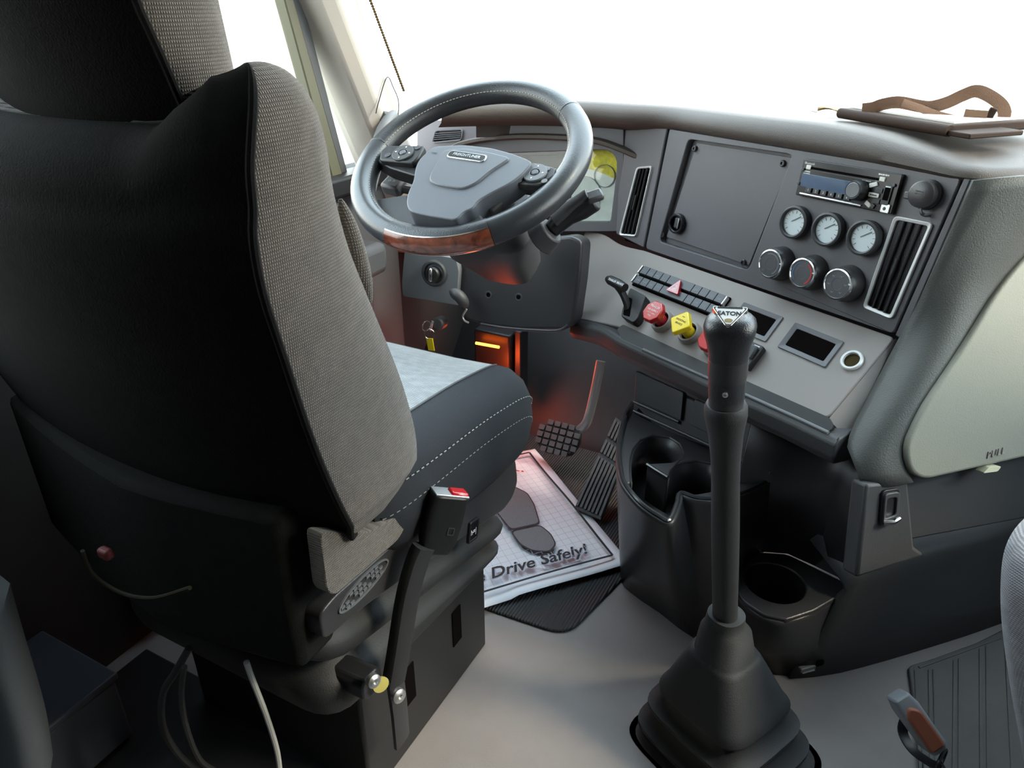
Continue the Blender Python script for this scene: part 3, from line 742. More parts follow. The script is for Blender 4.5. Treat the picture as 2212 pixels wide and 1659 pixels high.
# low front tray with the big cup holder
ZL = .185
lo = zp2([(1590, 1215), (1640, 1192), (1700, 1196), (1760, 1225), (1835, 1262), (1812, 1287), (1760, 1318), (1700, 1338), (1650, 1328), (1605, 1298), (1575, 1255)], ZL)
c_ = zp2([(1674, 1258)], ZL)[0]; so_ = star(lo, c_, 48)
link('cup_tray', MB().ring(so_, circ(.058, 48, *c_), ZL - .012, ZL), 'console', con, bevel=.003)
link('cup_well', MB().lathe([(.060, 0), (.057, -.008), (.049, -.10), (0, -.101)], 40, Matrix.Translation((*c_, ZL - .001)), open_=True), 'black', con, smooth=60)
# lower front wall beneath that tray
up_px = [(1540, 1215), (1565, 1250), (1590, 1290), (1625, 1325), (1665, 1345), (1705, 1346), (1755, 1328), (1812, 1292), (1850, 1260)]
dn_px = [(1480, 1350), (1530, 1388), (1580, 1418), (1625, 1442), (1660, 1455), (1700, 1459), (1750, 1456), (1800, 1448), (1850, 1436)]
A = spline([PX(u, v, z=ZL - .012) for u, v in up_px], 4); B = spline([PX(u, v, z=0) for u, v in dn_px], 4)
link('front_wall', MB().loft([[a + V((0, 0, .004)), a.lerp(b, .05), a.lerp(b, .5), b] for a, b in zip(A, B)], wrap=False), 'console', con, solid=-.006, smooth=60)

# ---- gear shifter
SX = .93
kt, kb_, sb = PX(1578, 690, y=SX), PX(1568, 870, y=SX), PX(1566, 1345, y=SX + .06)
sh = thing('gear_shifter', 'tall black gear lever with molded grip rising from a pleated floor boot', 'gear shifter')
ax = (kt - kb_).normalized(); ax2 = (kb_ - sb).normalized()
def amat(p, zdir, ydir=V((0, 1, 0))):
    z_ = zdir.normalized(); x_ = ydir.cross(z_).normalized(); y_ = z_.cross(x_)
    mm = Matrix((x_, y_, z_)).transposed().to_4x4(); mm.translation = p; return mm
pxm = lambda p: (p - EYE).dot(VIEW) / FPX      # metres per pixel at a point
s_ = pxm(kb_)
back = V((-.15, .95, 0)).normalized()
KM = amat(kb_, ax, back)
L = (kt - kb_).length
# grip: lofted, wider and squarer at the head
def ksec(z, w_, d, p, dx=0, dy=0, n=28):
    o = []
    for k in range(n):
        a = 2 * math.pi * k / n; ca, sa = math.cos(a), math.sin(a)
        o.append(KM @ V((dx + w_ * math.copysign(abs(ca) ** p, ca), dy + d * math.copysign(abs(sa) ** p, sa), z)))
    return o
W = 41 * s_
secs = [ksec(-.002, W * .88, W * .88, 1), ksec(L * .12, W * .93, W * .93, 1), ksec(L * .35, W * .97, W * .97, 1), ksec(L * .52, W * 1.0, W * 1.0, 1), ksec(L * .62, W * 1.03, W * 1.03, .95),
        ksec(L * .74, W * 1.12, W * 1.1, .85), ksec(L * .85, W * 1.26, W * 1.2, .78, dy=-.001), ksec(L * .94, W * 1.3, W * 1.2, .75, dy=-.002), ksec(L * 1.0, W * 1.22, W * 1.1, .75, dy=-.001), ksec(L * 1.045, W * 1.0, W * .9, .8), ksec(L * 1.06, W * .6, W * .55, .9)]
kn_ = link('grip', MB().loft(secs), 'leather', sh, smooth=50)
link('collar', MB().lathe([(W * .9, -.002), (W * .92, .03), (W * 1.0, L * .36), (W * 1.015, L * .54), (W * .95, L * .545)], 32, KM), 'console', sh)
link('screw', MB().lathe([(0, .0), (.003, 0), (.004, .002), (.002, .003), (0, .002)], 12, KM @ Matrix.Translation((0, -W * .94, L * .2)) @ Matrix.Rotation(R(90), 4, 'X')), 'satin', kn_)
# badge on the crown: rounded triangle tilted to the rear
bm = KM @ Matrix.Translation((-.001, -W * .50, L * 1.072)) @ Matrix.Rotation(R(31), 4, 'X')
tri = rpoly([(-W * .95, W * .55), (W * .95, W * .55), (W * .12, -W * .75), (-W * .12, -W * .75)], [.006, .006, .008, .008], 5)
bd = link('badge', MB().prism(tri, -.004, .0035, [(x * .95, y * .95) for x, y in tri]), 'chrome', sh, bevel=.0008); bd.matrix_local = bm
link('badge_plate', MB().prism([(x * .8, y * .8) for x, y in tri], .003, .0042), 'white_print', bd, bevel=.0004)
link('badge_bar', MB().prism(rrect(W * 1.2, .003, .001, 0, W * .42), .003, .0045), 'dark_metal', bd)
text('lettering', 'EATON', W * .34, 'black_print', bd, T(0, W * .05, .0043), .0002, bold=.0003)
mat('amber_spot', (.5, .38, .2), .35, metal=.6)
link('badge_dot', MB().prism(circ(W * .2, 20, 0, -W * .38, .6), .003, .0046), 'amber_spot', bd)
# ribbed neck and rubber sleeve
Lb = (kb_ - sb).length; BM = amat(sb, ax2, back)
pr = [(.0, -.06), (33 * s_, -.05), (33 * s_, .0), (32 * s_, Lb * .12), (33 * s_, Lb * .3), (33.5 * s_, Lb * .5), (32 * s_, Lb * .68), (33 * s_, Lb * .78), (38 * s_, Lb * .88), (46 * s_, Lb * .955), (46 * s_, Lb * .985), (41 * s_, Lb * 1.0), (0, Lb * 1.0)]
link('sleeve', MB().lathe(pr, 36, BM), 'rubber', sh, smooth=50)
# boot: square-ish tiers, widening to the floor
def bsec(cx, cy, z, w_, d, rot=R(-26), n=36, p=.42):
    o = []
    for k in range(n):
        a = 2 * math.pi * k / n; ca, sa = math.cos(a), math.sin(a)
        x_, y_ = w_ * math.copysign(abs(ca) ** p, ca), d * math.copysign(abs(sa) ** p, sa)
        o.append(V((cx + x_ * math.cos(rot) - y_ * math.sin(rot), cy + x_ * math.sin(rot) + y_ * math.cos(rot), z)))
    return o
bc = V((sb.x, sb.y))
def bs(z, w_, d, k, p=.5): c = V((lerp(bc.x, bc.x + .035, k), lerp(bc.y, bc.y - .01, k))); return bsec(c.x, c.y, z, w_, d, p=p)
zt = sb.z
tiers = [(zt + .02, .030, .030, 0, .9), (zt - .004, .032, .032, .0, .85), (zt - .012, .040, .040, .1, .8), (zt - .055, .046, .046, .2, .7), (zt - .058, .050, .05, .2, .6), (zt - .066, .054, .054, .25, .55),
         (zt - .14, .086, .084, .5, .45), (zt - .152, .094, .09, .55, .42), (zt - .158, .094, .09, .55, .42), (zt - .166, .087, .084, .55, .42), (zt - .186, .093, .09, .6, .42),
         (zt - .194, .110, .104, .65, .4), (zt - .202, .110, .104, .65, .4), (zt - .212, .100, .096, .7, .4), (zt - .232, .108, .104, .75, .4), (zt - .240, .124, .118, .8, .38), (zt - .249, .124, .118, .8, .38), (zt - .258, .114, .108, .85, .38), (max(.0, zt - .29), .13, .124, 1, .36), (.0, .14, .132, 1, .36)]
tiers = [t for t in tiers if t[0] >= 0 or t is tiers[-1]]
link('boot', MB().loft([bs(*t) for t in tiers]), 'rubber', sh, smooth=55)
print('shifter', kt, kb_, sb, s_, L, Lb)

# ---- pedals
bp = thing('brake_pedal', 'black ribbed rubber brake pedal hanging on a silver arm', 'pedal')
BF = Frame(PX(1205, 950, y=1.66), (1, 0, 0), V((0, -1, .75)))
po = rpoly(BF.poly([(1166, 912), (1255, 920), (1252, 960), (1232, 985), (1175, 978), (1158, 955)]), .012, 4)
link('pad', MB().prism(po, -.02, 0), 'rubber', bp, bevel=.004).matrix_local = BF.M()
x0, x1 = min(p[0] for p in po), max(p[0] for p in po); y0, y1 = min(p[1] for p in po), max(p[1] for p in po)
for i in range(6):
    for j in range(5):
        cx, cy = lerp(x0, x1, (i + .5) / 6), lerp(y0, y1, (j + .5) / 5)
        if (i in (0, 5) and j in (0, 4)): continue
        link('tread_block', MB().prism(rrect((x1 - x0) / 6 * .8, (y1 - y0) / 5 * .76, .002, cx, cy, 2), -.002, .006), 'pedal_rubber', bp, bevel=.001).matrix_local = BF.M()
ar = spline([PX(1298, 780, y=1.75), PX(1284, 850, y=1.73), PX(1268, 910, y=1.70), PX(1250, 930, y=1.69)], 6)
link('arm', MB().tube(ar, 0, 10, flat=(.013, .006), upv=(.2, -1, 0)), 'satin', bp)
acc = thing('accelerator_pedal', 'long ribbed accelerator pedal slanting up beside the console', 'pedal')
a0, a1 = PX(1270, 1110, z=.03), PX(1325, 945, z=.16)
AF = Frame(a0, PX(1300, 1122, z=.03) - PX(1240, 1095, z=.03), (a1 - a0).cross(V((1, 0, 0))) * -1)
if AF.N.z < 0: AF = Frame(a0, AF.U, -AF.N)
ap = AF.poly([(1240, 1098), (1298, 1124), (1372, 935), (1330, 900)])
link('plate', MB().prism(ap, -.012, 0), 'charcoal', acc, bevel=.002).matrix_local = AF.M()
q0, q1, q2, q3 = [V(p) for p in ap]
for k in range(7):
    t0, t1 = (k + .18) / 7, (k + .82) / 7
    L_ = [q0.lerp(q1, t0), q0.lerp(q1, t1), q3.lerp(q2, t1), q3.lerp(q2, t0)]
    for f0, f1 in ((.03, .56), (.60, .74), (.78, .97)):
        P4 = [L_[0].lerp(L_[3], f0), L_[1].lerp(L_[2], f0), L_[1].lerp(L_[2], f1), L_[0].lerp(L_[3], f1)]
        link('rib', MB().prism([tuple(p) for p in P4], -.001, .005), 'pedal_rubber', acc, bevel=.001).matrix_local = AF.M()
# mid brown toe board and heater box in the footwell
struct('trim_3', MB().loft([[V((XL, 1.78, .0)), V((XL, 2.04, .32)), V((XL, 2.04, .0))], [V((-.3, 1.78, .0)), V((-.3, 2.04, .32)), V((-.3, 2.04, 0))]]), 'black', 'black sloping toe board in the driver footwell')

# ---- mats
rm, rt_, rb_ = nodes_of('ribbed_rubber'); rb_.inputs['Base Color'].default_value = (.03, .031, .033, 1); rb_.inputs['Roughness'].default_value = .6
wv = rt_.nodes.new('ShaderNodeTexWave'); wv.inputs['Scale'].default_value = .314 / .007; wv.bands_direction = 'X'; rt_.links.new(coords(rt_), wv.inputs['Vector'])
bp_ = rt_.nodes.new('ShaderNodeBump'); bp_.inputs['Distance'].default_value = .002; rt_.links.new(wv.outputs['Fac'], bp_.inputs['Height']); rt_.links.new(bp_.outputs[0], rb_.inputs['Normal']); MATS['ribbed_rubber'] = rm
dm = thing('driver_floor_mat', 'black ribbed rubber driver floor mat under the paper mat', 'floor mat')
mp = rpoly(zp2([(1350, 1243), (1225, 1372), (1040, 1310), (960, 1280), (1040, 850), (1400, 900)], .008), [.03, .05, .03, .03, .03, .03], 6)
link('mat', MB().prism(mp, 0, .008), 'ribbed_rubber', dm, bevel=.003)
mat('paper', (.86, .86, .9), .8, var=(25, .03))
mat('grid_ink', (.5, .53, .6), .8); mat('sole_ink', (.2, .2, .21), .8, var=(700, .55))
pm = thing('paper_floor_mat', 'white paper floor mat printed with a shoe sole and Drive Safely', 'paper mat')
tip, A, B = PX(1362, 1222, z=.014), PX(1062, 1312, z=.012), PX(1115, 985, z=.012)
px_ = (tip - A).normalized(); PFm = Frame(tip, px_, (0, 0, 1))
PW, PH = .46, .56
sheet = MB(); NXp, NYp = 24, 28
def pz(x, y): return .0015 * math.sin(x * 19 + y * 6) + .0015 * math.sin(y * 17) + .004 + (.006 * max(0, 1 - abs(y) / .05) if x > -.3 else 0)
g = [[V((-PW + PW * i / NXp, PH * j / NYp, 0)) for i in range(NXp + 1)] for j in range(NYp + 1)]
for row in g:
    for p in row: p.z = pz(p.x, p.y)
sheet.loft(g, wrap=False)
link('sheet', sheet, 'paper', pm, solid=.0004).matrix_local = PFm.M()
def drape(o, dz=.0006):
    for v_ in o.data.vertices:
        q = o.matrix_local @ v_.co; l = PFm.M().inverted() @ q; l.z = pz(l.x, l.y) + dz + min(.0002, l.z * .01); v_.co = o.matrix_local.inverted() @ (PFm.M() @ l)
    return o
def dense_strip(a, b, w_, n=40):
    a, b = V(a), V(b); d = (b - a).normalized(); pn = V((-d.y, d.x)) * w_ / 2
    vv = []; ff = []
    for k in range(n + 1):
        p = a.lerp(b, k / n); vv += [(p.x + pn.x, p.y + pn.y, 0), (p.x - pn.x, p.y - pn.y, 0)]
    ff = [(2 * k, 2 * k + 1, 2 * k + 3, 2 * k + 2) for k in range(n)]
    return vv, ff
def print_mesh(name, strips, material):
    m_ = MB()
    for st_ in strips: m_.add(*dense_strip(*st_))
    o_ = link(name, m_, material, pm); o_.matrix_local = PFm.M(); return drape(o_)
bo = .032
print_mesh('border_line', [((-PW + bo, bo), (-bo, bo), .006), ((-bo, bo), (-bo, PH - bo), .006), ((-bo, PH - bo), (-PW + bo, PH - bo), .006), ((-PW + bo, PH - bo), (-PW + bo, bo), .006)], 'black_print')
o = print_mesh('grid_lines', [((-PW + bo + .012 + .021 * k, bo + .006), (-PW + bo + .012 + .021 * k, PH - bo - .006), .0009) for k in range(18)] + [((-PW + bo + .006, bo + .012 + .021 * k), (-bo - .006, bo + .012 + .021 * k), .0009) for k in range(23)], 'grid_ink'); o['kind'] = 'stuff'
def flat_poly(name, L, material, grow=1.0, dz=.0009, r_=.012):
    P_ = rpoly(PFm.poly(L), r_, 5); c0 = V((sum(p[0] for p in P_), sum(p[1] for p in P_))) / len(P_)
    P_ = [c0 + (V(p) - c0) * grow for p in P_]
    m_ = MB(); n_ = len(P_); rings = [[(c0.lerp(p, k / 5).x, c0.lerp(p, k / 5).y, 0) for p in P_] for k in (1, 2, 3, 4, 5)]
    m_.loft(rings, cap=False); m_.add(rings[0], [tuple(range(n_))])
    o_ = link(name, m_, material, pm, smooth=0); o_.matrix_local = PFm.M(); return drape(o_, dz)
heel = [(1106, 1160), (1166, 1148), (1188, 1166), (1199, 1188), (1186, 1204), (1150, 1201), (1124, 1186)]
sole = [(1074, 1082), (1092, 1066), (1112, 1064), (1138, 1078), (1152, 1102), (1164, 1142), (1104, 1154), (1084, 1130), (1060, 1100)]
flat_poly('sole_print', sole, 'black_print', 1.06, .0008); flat_poly('sole_print', heel, 'black_print', 1.08, .0008)
flat_poly('sole_print', sole, 'sole_ink', 1.0, .0012); flat_poly('sole_print', heel, 'sole_ink', 1.0, .0012)
a_, b_ = PFm.px(1068, 1262), PFm.px(1266, 1206)
ln = math.dist(a_, b_); rt = math.atan2(b_[1] - a_[1], b_[0] - a_[0])
for nm, dx, ds, mt, bold in (('lettering_shadow', .0016, .0009, 'grid_ink', .0022), ('lettering', 0, .0013, 'black_print', .0009)):
    o = text(nm, 'Please Drive Safely!', .05, mt, pm, PFm.M() @ T(b_[0] + dx + .004, b_[1] + .012 - dx, 0, rt), .0001, bold=bold, shear=.35, align='RIGHT', sx=.98)
    drape(o, ds)
o = text('lettering', '!', .05, 'red_tag', pm, PFm.M() @ T(*PFm.px(1119, 1030), 0, R(70)), .0001, bold=.001, shear=.3); drape(o, .0013)
# ---- passenger mat
pf = thing('passenger_floor_mat', 'grey ribbed rubber floor mat on the passenger side', 'floor mat')
mat('mat_grey', (.1, .098, .094), .7, bump=(350, .5), var=(20, .12))
mo = zp2([(1962, 1438), (2010, 1424), (2110, 1388), (2180, 1352), (2330, 1290), (2600, 1500), (2400, 1900), (2030, 1900)], .008)
link('mat', MB().prism(rpoly(mo, .012, 3), 0, .008), 'mat_grey', pf, bevel=.003)
for L in ([(2008, 1448), (2012, 1700)], [(2018, 1447), (2024, 1700)], [(2062, 1428), (2060, 1720)], [(2073, 1424), (2073, 1720)], [(2118, 1402), (2120, 1720)], [(2132, 1396), (2135, 1720)], [(2172, 1380), (2190, 1720)], [(1985, 1442), (2160, 1378)], [(1978, 1450), (1990, 1700)]):
    link('rib', MB().tube([PX(u, v, z=.0085) for u, v in L], 0, 6, flat=(.0028, .0022), upv=(0, 0, 1)), 'mat_grey', pf)
# ================================================================== DRIVER SEAT
SXC = -.77
seat = thing('driver_chair', 'high-back air suspension driver seat in grey knit cloth with dark back', 'vehicle seat')
def px_yz(L, x): return [(p.z, p.y) for p in (PX(u, v, x=x) for u, v in L)]
def interp(T_, z):
    T_ = sorted(T_)
    if z <= T_[0][0]: return T_[0][1]
    for (a, b), (c, d) in zip(T_, T_[1:]):
        if z <= c: return lerp(b, d, (z - a) / max(1e-9, c - a))
    return T_[-1][1]
XS = -.497
seam_t = px_yz([(640, 165), (600, 188), (565, 235), (548, 300), (542, 380), (541, 500), (555, 600), (585, 700), (620, 800), (652, 900), (690, 1000), (735, 1100), (770, 1163)], XS)
front_t = px_yz([(672, 220), (697, 300), (715, 380), (742, 500), (775, 590), (808, 665), (845, 750), (878, 830), (903, 920), (913, 980), (900, 1040), (868, 1100), (830, 1140), (790, 1166)], XS)
zbot = min(z for z, y in seam_t)
zl = [zbot - .012, zbot, zbot + .02, .66, .70, .76, .82, .90, .97, 1.02, 1.05]
yr = [interp(seam_t, z) for z in zl]; yf = [interp(front_t, z) for z in zl]
yr[0] += .03
yf = [max(b, a + .02) + .026 for a, b in zip(yr, yf)]; yf[0] -= .015
hw = [.245, .262, .268] + [.271] * 8
a, b = yr[-1], yf[-1]; yc = (a + b) / 2 + .012
for ph in (18, 36, 50, 62, 72, 80, 86):      # rounded shoulder
    c_, s_ = math.cos(R(ph)) ** .85, math.sin(R(ph))
    zl.append(1.05 + .108 * s_); yr.append(yc + (a - yc) * c_); yf.append(yc + (b - yc) * c_); hw.append(.271 - .075 * (1 - c_) ** 2)
NR = 14
def bsect(z, a, b, h, bulge=.05):
    o = []
    for k in range(NR + 1):
        x = lerp(h + .002, -(h - .012), k / NR); o.append(V((SXC + x, a - bulge * (1 - (x / h) ** 2), z)))
    d = b - a; ZS = z
    o += [V((SXC - h, a + d * .15, z)), V((SXC - h - .004, a + d * .5, z)), V((SXC - h, b - d * .25, z)), V((SXC - h + .03, b, z))]
    for k in range(7):
        x = lerp(-h + .06, h - .06, k / 6); o.append(V((SXC + x, b - .035 * (1 - (x / h) ** 4), z)))
    o += [V((SXC + h - .03, b, z)), V((SXC + h - .010, b - d * .10, z)), V((SXC + h, b - d * .28, z)), V((SXC + h + .006, a + d * .5, z)), V((SXC + h + .006, a + d * .25, z)), V((SXC + h + .005, a + d * .08, z))]
    return o
def split_loft(S, nr, names, mats_, parent):
    n = len(S[0]); A, B = MB(), MB()
    vv = [p for q in S for p in q]
    fa, fb = [], []
    for i in range(len(S) - 1):
        for k in range(n):
            q = (k + 1) % n; f = (i * n + k, i * n + q, (i + 1) * n + q, (i + 1) * n + k)
            (fa if k < nr else fb).append(f)
    fb += [tuple(range(n))[::-1], tuple((len(S) - 1) * n + k for k in range(n))]
    out_ = []
    for nm, f, mt in ((names[0], fa, mats_[0]), (names[1], fb, mats_[1])):
        used = sorted({i for q in f for i in q}); ix = {v: i for i, v in enumerate(used)}
        out_.append(link(nm, MB().add([vv[i] for i in used], [tuple(ix[i] for i in q) for q in f]), mt, parent, smooth=70))
    return out_
def densify(Z, per=3):
    cols = [spline([s_[k] for s_ in Z], per) for k in range(len(Z[0]))]
    return [[cols[k][i] for k in range(len(cols))] for i in range(len(cols[0]))]
S = densify([bsect(*t) for t in zip(zl, yr, yf, hw)])
for q in S:
    for p in q:
        if p.x < SXC: p.x = SXC + (p.x - SXC) * 1.3
        if p.z > 1.0:
            a = abs(p.x - SXC); g = max(.64, 1 - .9 * ((.235 - a) / .115) ** 2) if a < .235 else 1 - .08 * ((a - .235) / .036) ** 2
            p.z = 1.0 + (p.z - 1.0) * g
split_loft(S, NR, ('back_cover', 'backrest'), ('seat_back_cloth', 'seat_knit'), seat)
link('piping', MB().tube([q[0] + V((.003, -.002, 0)) for q in S[:-3]], [.0042] * (len(S) - 11) + [.0042 - .0036 * k / 7 for k in range(8)], 8), 'seat_back_cloth', seat)
link('rear_skirt', MB().loft([[V((SXC + x, lerp(.47, .51, abs(x) / .36) - .03 * (1 - (x / .36) ** 2), z)) for x in [lerp(-.36, .215, k / 10) for k in range(11)]] + [V((SXC + .215, .54, z)), V((SXC - .36, .58, z))] for z in (.44, .56, .68)]), 'seat_back_cloth', seat, bevel=.01)
# head section
hs = px_yz([(290, 0), (330, 90), (365, 170), (400, 255)], -.617); hf_ = px_yz([(508, 0), (521, 70), (535, 140)], -.617)
def ext_(T_, z):
    T_ = sorted(T_); (a, b), (c, d) = T_[0], T_[-1]; return lerp(b, d, (z - a) / (c - a))
zh = [1.04, 1.10, 1.16, 1.22, 1.3, 1.38, 1.42, 1.435]
yh = [ext_(hs, min(z, 1.22)) for z in zh]; fh = [ext_(hf_, min(z, 1.22)) for z in zh]
yh[-1] += .04; fh[-1] -= .04; yh[-2] += .015; fh[-2] -= .015
hh = [.153, .153, .153, .153, .15, .14, .12, .09]
S = densify([bsect(*t, bulge=.03) for t in zip(zh, yh, fh, hh)])
split_loft(S, NR, ('head_cover', 'headrest'), ('seat_back_cloth', 'seat_knit'), seat)
link('piping', MB().tube([q[0] + V((.003, -.002, 0)) for q in S], .004, 8), 'seat_back_cloth', seat)
# front wing of the backrest showing past the side
wing = [PX(735, 430, x=-.56), PX(748, 480, x=-.555), PX(766, 550, x=-.55), PX(786, 610, x=-.545), PX(800, 655, x=-.54)]
link('front_bolster', MB().tube(spline(wing, 5), [.002 + .012 * math.sin(math.pi * k / 20) for k in range(21)], 14), 'seat_knit', seat)
# cushion
def csec(y, zt, zb, h, c=.0):
    pts = [(h - .03, zb), (h - .008, zb + .03), (h, zb + .07), (h, zt - .085), (h - .004, zt - .045), (h - .018, zt - .018), (h - .042, zt - .003), (h - .062, zt - .002)]
    P_ = [V((SXC + x, y, z)) for x, z in pts]
    P_ += [V((SXC + x, y, zt - .006 - c)) for x in (.12, 0, -.12)]
    P_ += [V((SXC - x, y, z)) for x, z in pts[::-1]]
    return P_
ys = [.60, .625, .66, .74, .84, .92, .99, 1.035, 1.062, 1.072]
zt_ = [.69, .693, .693, .688, .681, .671, .656, .634, .60, .56]
zb_ = [.54, .53, .51, .49, .475, .465, .46, .462, .47, .48]
hw_ = [.25, .262, .268, .27, .27, .27, .267, .26, .245, .22]
S = densify([csec(*t) for t in zip(ys, zt_, zb_, hw_)])
n = len(S[0]); vv = [p for q in S for p in q]; f1, f2 = [], []
for i in range(len(S) - 1):
    for k in range(n):
        q = (k + 1) % n; f = (i * n + k, i * n + q, (i + 1) * n + q, (i + 1) * n + k)
        (f1 if 7 <= k < 11 and i < len(S) - 9 else f2).append(f)
f2 += [tuple(range(n))[::-1], tuple((len(S) - 1) * n + k for k in range(n))]
for nm, f, mt in (('cushion_insert', f1, 'cushion_knit'), ('cushion_bolster', f2, 'cushion_side')):
    used = sorted({i for q in f for i in q}); ix = {v: i for i, v in enumerate(used)}
    link(nm, MB().add([vv[i] for i in used], [tuple(ix[i] for i in q) for q in f]), mt, seat, smooth=70)
# cross seam in the insert and edge seam
link('seam', MB().tube([V((x, .80 + .02 * math.cos((x - SXC) * 6), .663)) for x in [SXC - .2 + .4 * k / 12 for k in range(13)]], .002, 6), 'charcoal', seat)
link('seam', MB().tube([S[i][7] + V((0, 0, .0005)) for i in range(len(S) - 8)], .0022, 6), 'charcoal', seat)
for k, (f, off) in enumerate(((.38, 0), (.62, 0))):
    m = MB()
    path = resamp([q[3].lerp(q[4], f if k else f) + V((.0012, 0, .012 if k else -.018)) for q in S], 100)
    for i in range(0, 99, 2): m.tube([path[i], path[i + 1]], .0008, 5)
    o = link('stitching', m, 'thread', seat); o['kind'] = 'stuff'
# knit panel low at the back of the side, and plastic pan
def yzp(L, x): return [(p.y, p.z) for p in (PX(u, v, x=x) for u, v in L)]
link('rear_side_panel', xprism(rpoly(yzp([(692, 1150), (800, 1150), (900, 1090), (862, 1165), (722, 1288), (706, 1276)], -.508), .01, 3), -.53, -.508), 'seat_knit', seat, bevel=.006)
pan = yzp([(885, 1060), (1000, 1020), (1114, 990), (1119, 1040), (1108, 1075), (1088, 1102), (980, 1175), (870, 1252), (790, 1310), (700, 1385), (690, 1330), (722, 1290), (862, 1166)], -.53)
link('seat_pan', xprism(rpoly(pan, .012, 3), -1.0, -.53), 'console', seat, bevel=.008, seg=3)
link('ring_hook', MB().tube([PX(768, 1168, x=-.515) + V((0, .006 * math.cos(a), .008 * math.sin(a))) for a in [2 * math.pi * k / 14 for k in range(14)]], .0016, 6, closed=True), 'chrome', seat)
# embossed vent emblem on the pan
PF2 = Frame(PX(782, 1266, x=-.529), V((0, 1, 0)), V((1, 0, 0)))
e0, e1 = PF2.px(731, 1322), PF2.px(838, 1210); ea = math.atan2(e1[1] - e0[1], e1[0] - e0[0]); el = math.dist(e0, e1)
em = link('vent_emblem', MB().ring(circ(el / 2, 40, 0, 0, .30), circ(el / 2 - .003, 40, 0, 0, .28), -.001, .0015), 'grey_plastic', seat)
em.matrix_local = PF2.M((e0[0] + e1[0]) / 2, (e0[1] + e1[1]) / 2, 0, ea)
for i in range(11):
    for j in range(3):
        x = lerp(-el * .42, el * .42, i / 10); y = (j - 1) * el * .075
        if (x / (el / 2)) ** 2 + (y / (el * .15)) ** 2 > .85 or (i + j) % 4 == 3: continue
        link('slot', MB().prism([(x - .004, y - .0016), (x + .003, y - .0016), (x + .004, y + .0016), (x - .003, y + .0016)], -.001, .0014), 'grey_plastic', em)
# rocker switch on the pan
r0 = PF2.px(1020, 1145)
rs = link('seat_switch', MB().ring(rrect(.030, .040, .004), rrect(.022, .032, .003), -.002, .004), 'black', seat, bevel=.001); rs.matrix_local = PF2.M(*r0, 0, R(-12))
link('rocker', MB().prism(rrect(.022, .032, .003), -.002, .003), 'gloss_black', rs, bevel=.001)
text('lettering', 'h=|', .014, 'white_print', rs, T(0, -.002, .0032), .0002)
# pleated bellows: slanted rings
def brg(inset, zf, zr, n=10):
    x0, x1, y0, y1 = -1.0 + inset, -.545 - inset, .50 + inset, 1.02 - inset
    P_ = rpoly([(x0, y0), (x1, y0), (x1, y1), (x0, y1)], .06, 5)
    return [V((x, y, lerp(zr, zf, (y - .5) / .52))) for x, y in P_]
br = [(.02, .40, .56), (.0, .385, .535), (.0, .365, .51), (.028, .345, .485), (.03, .338, .475), (.002, .32, .45), (.0, .30, .42), (.03, .278, .39), (.03, .27, .38), (.004, .262, .35), (.01, .25, .30), (.03, .235, .27)]
link('bellows', MB().loft(densify([brg(*b) for b in br], 2)), 'rubber', seat, smooth=60)
link('suspension_box', MB().box((-.785, .79, .128), (.40, .39, .256)), 'black', seat, bevel=.006)
for y, z in ((.875, .15), (.72, .15)):
    link('box_slot', MB().box((-.5845, y, z), (.003, .03, .085)), 'hole', seat, bevel=.001)
link('dark_floor_plate', MB().box((-.89, .46, .011), (.60, .34, .02)), 'black', seat, bevel=.004)  # thin black plate laid on the floor behind the seat
# belt buckle on its sleeve
bk = [PX(850, 1470, x=-.515), PX(862, 1400, x=-.505), PX(880, 1290, x=-.50), PX(900, 1215, x=-.495), PX(915, 1180, x=-.49)]
link('belt_sleeve', MB().tube(spline(bk, 6), 0, 12, flat=(.017, .012), upv=(1, -.3, 0)), 'rubber', seat)
b0, b1 = PX(938, 1190, x=-.485), PX(972, 1062, x=-.475)
BKM = amat((b0 + b1) / 2, b1 - b0, V((-.75, .65, 0)))
Lk = (b1 - b0).length
bkl = link('belt_buckle', MB().loft([[BKM @ V((x * w_, y * d, z)) for x, y in rrect(2, 2, .5)] for z, w_, d in ((-Lk * .52, .020, .011), (-Lk * .3, .026, .014), (Lk * .1, .0275, .0155), (Lk * .48, .026, .0155))]), 'black', seat, bevel=.003)
bkl['label'] = 'black belt buckle with red release button'
q = link('buckle_top', MB().box((0, 0, 0), (.050, .029, .003)), 'satin', bkl, bevel=.001); q.matrix_local = BKM @ Matrix.Translation((0, 0, Lk * .485))
q = link('release_button', MB().box((0, 0, 0), (.026, .022, .010)), 'red', bkl, bevel=.003); q.matrix_local = BKM @ Matrix.Translation((.012, -.001, Lk * .485))
q = link('symbol', MB().ring(rrect(.010, .012, .001), rrect(.007, .009, .001), 0, .0006), 'charcoal', bkl); q.matrix_local = BKM @ Matrix.Translation((.010, -.0152, -Lk * .08)) @ Matrix.Rotation(R(90), 4, 'X')
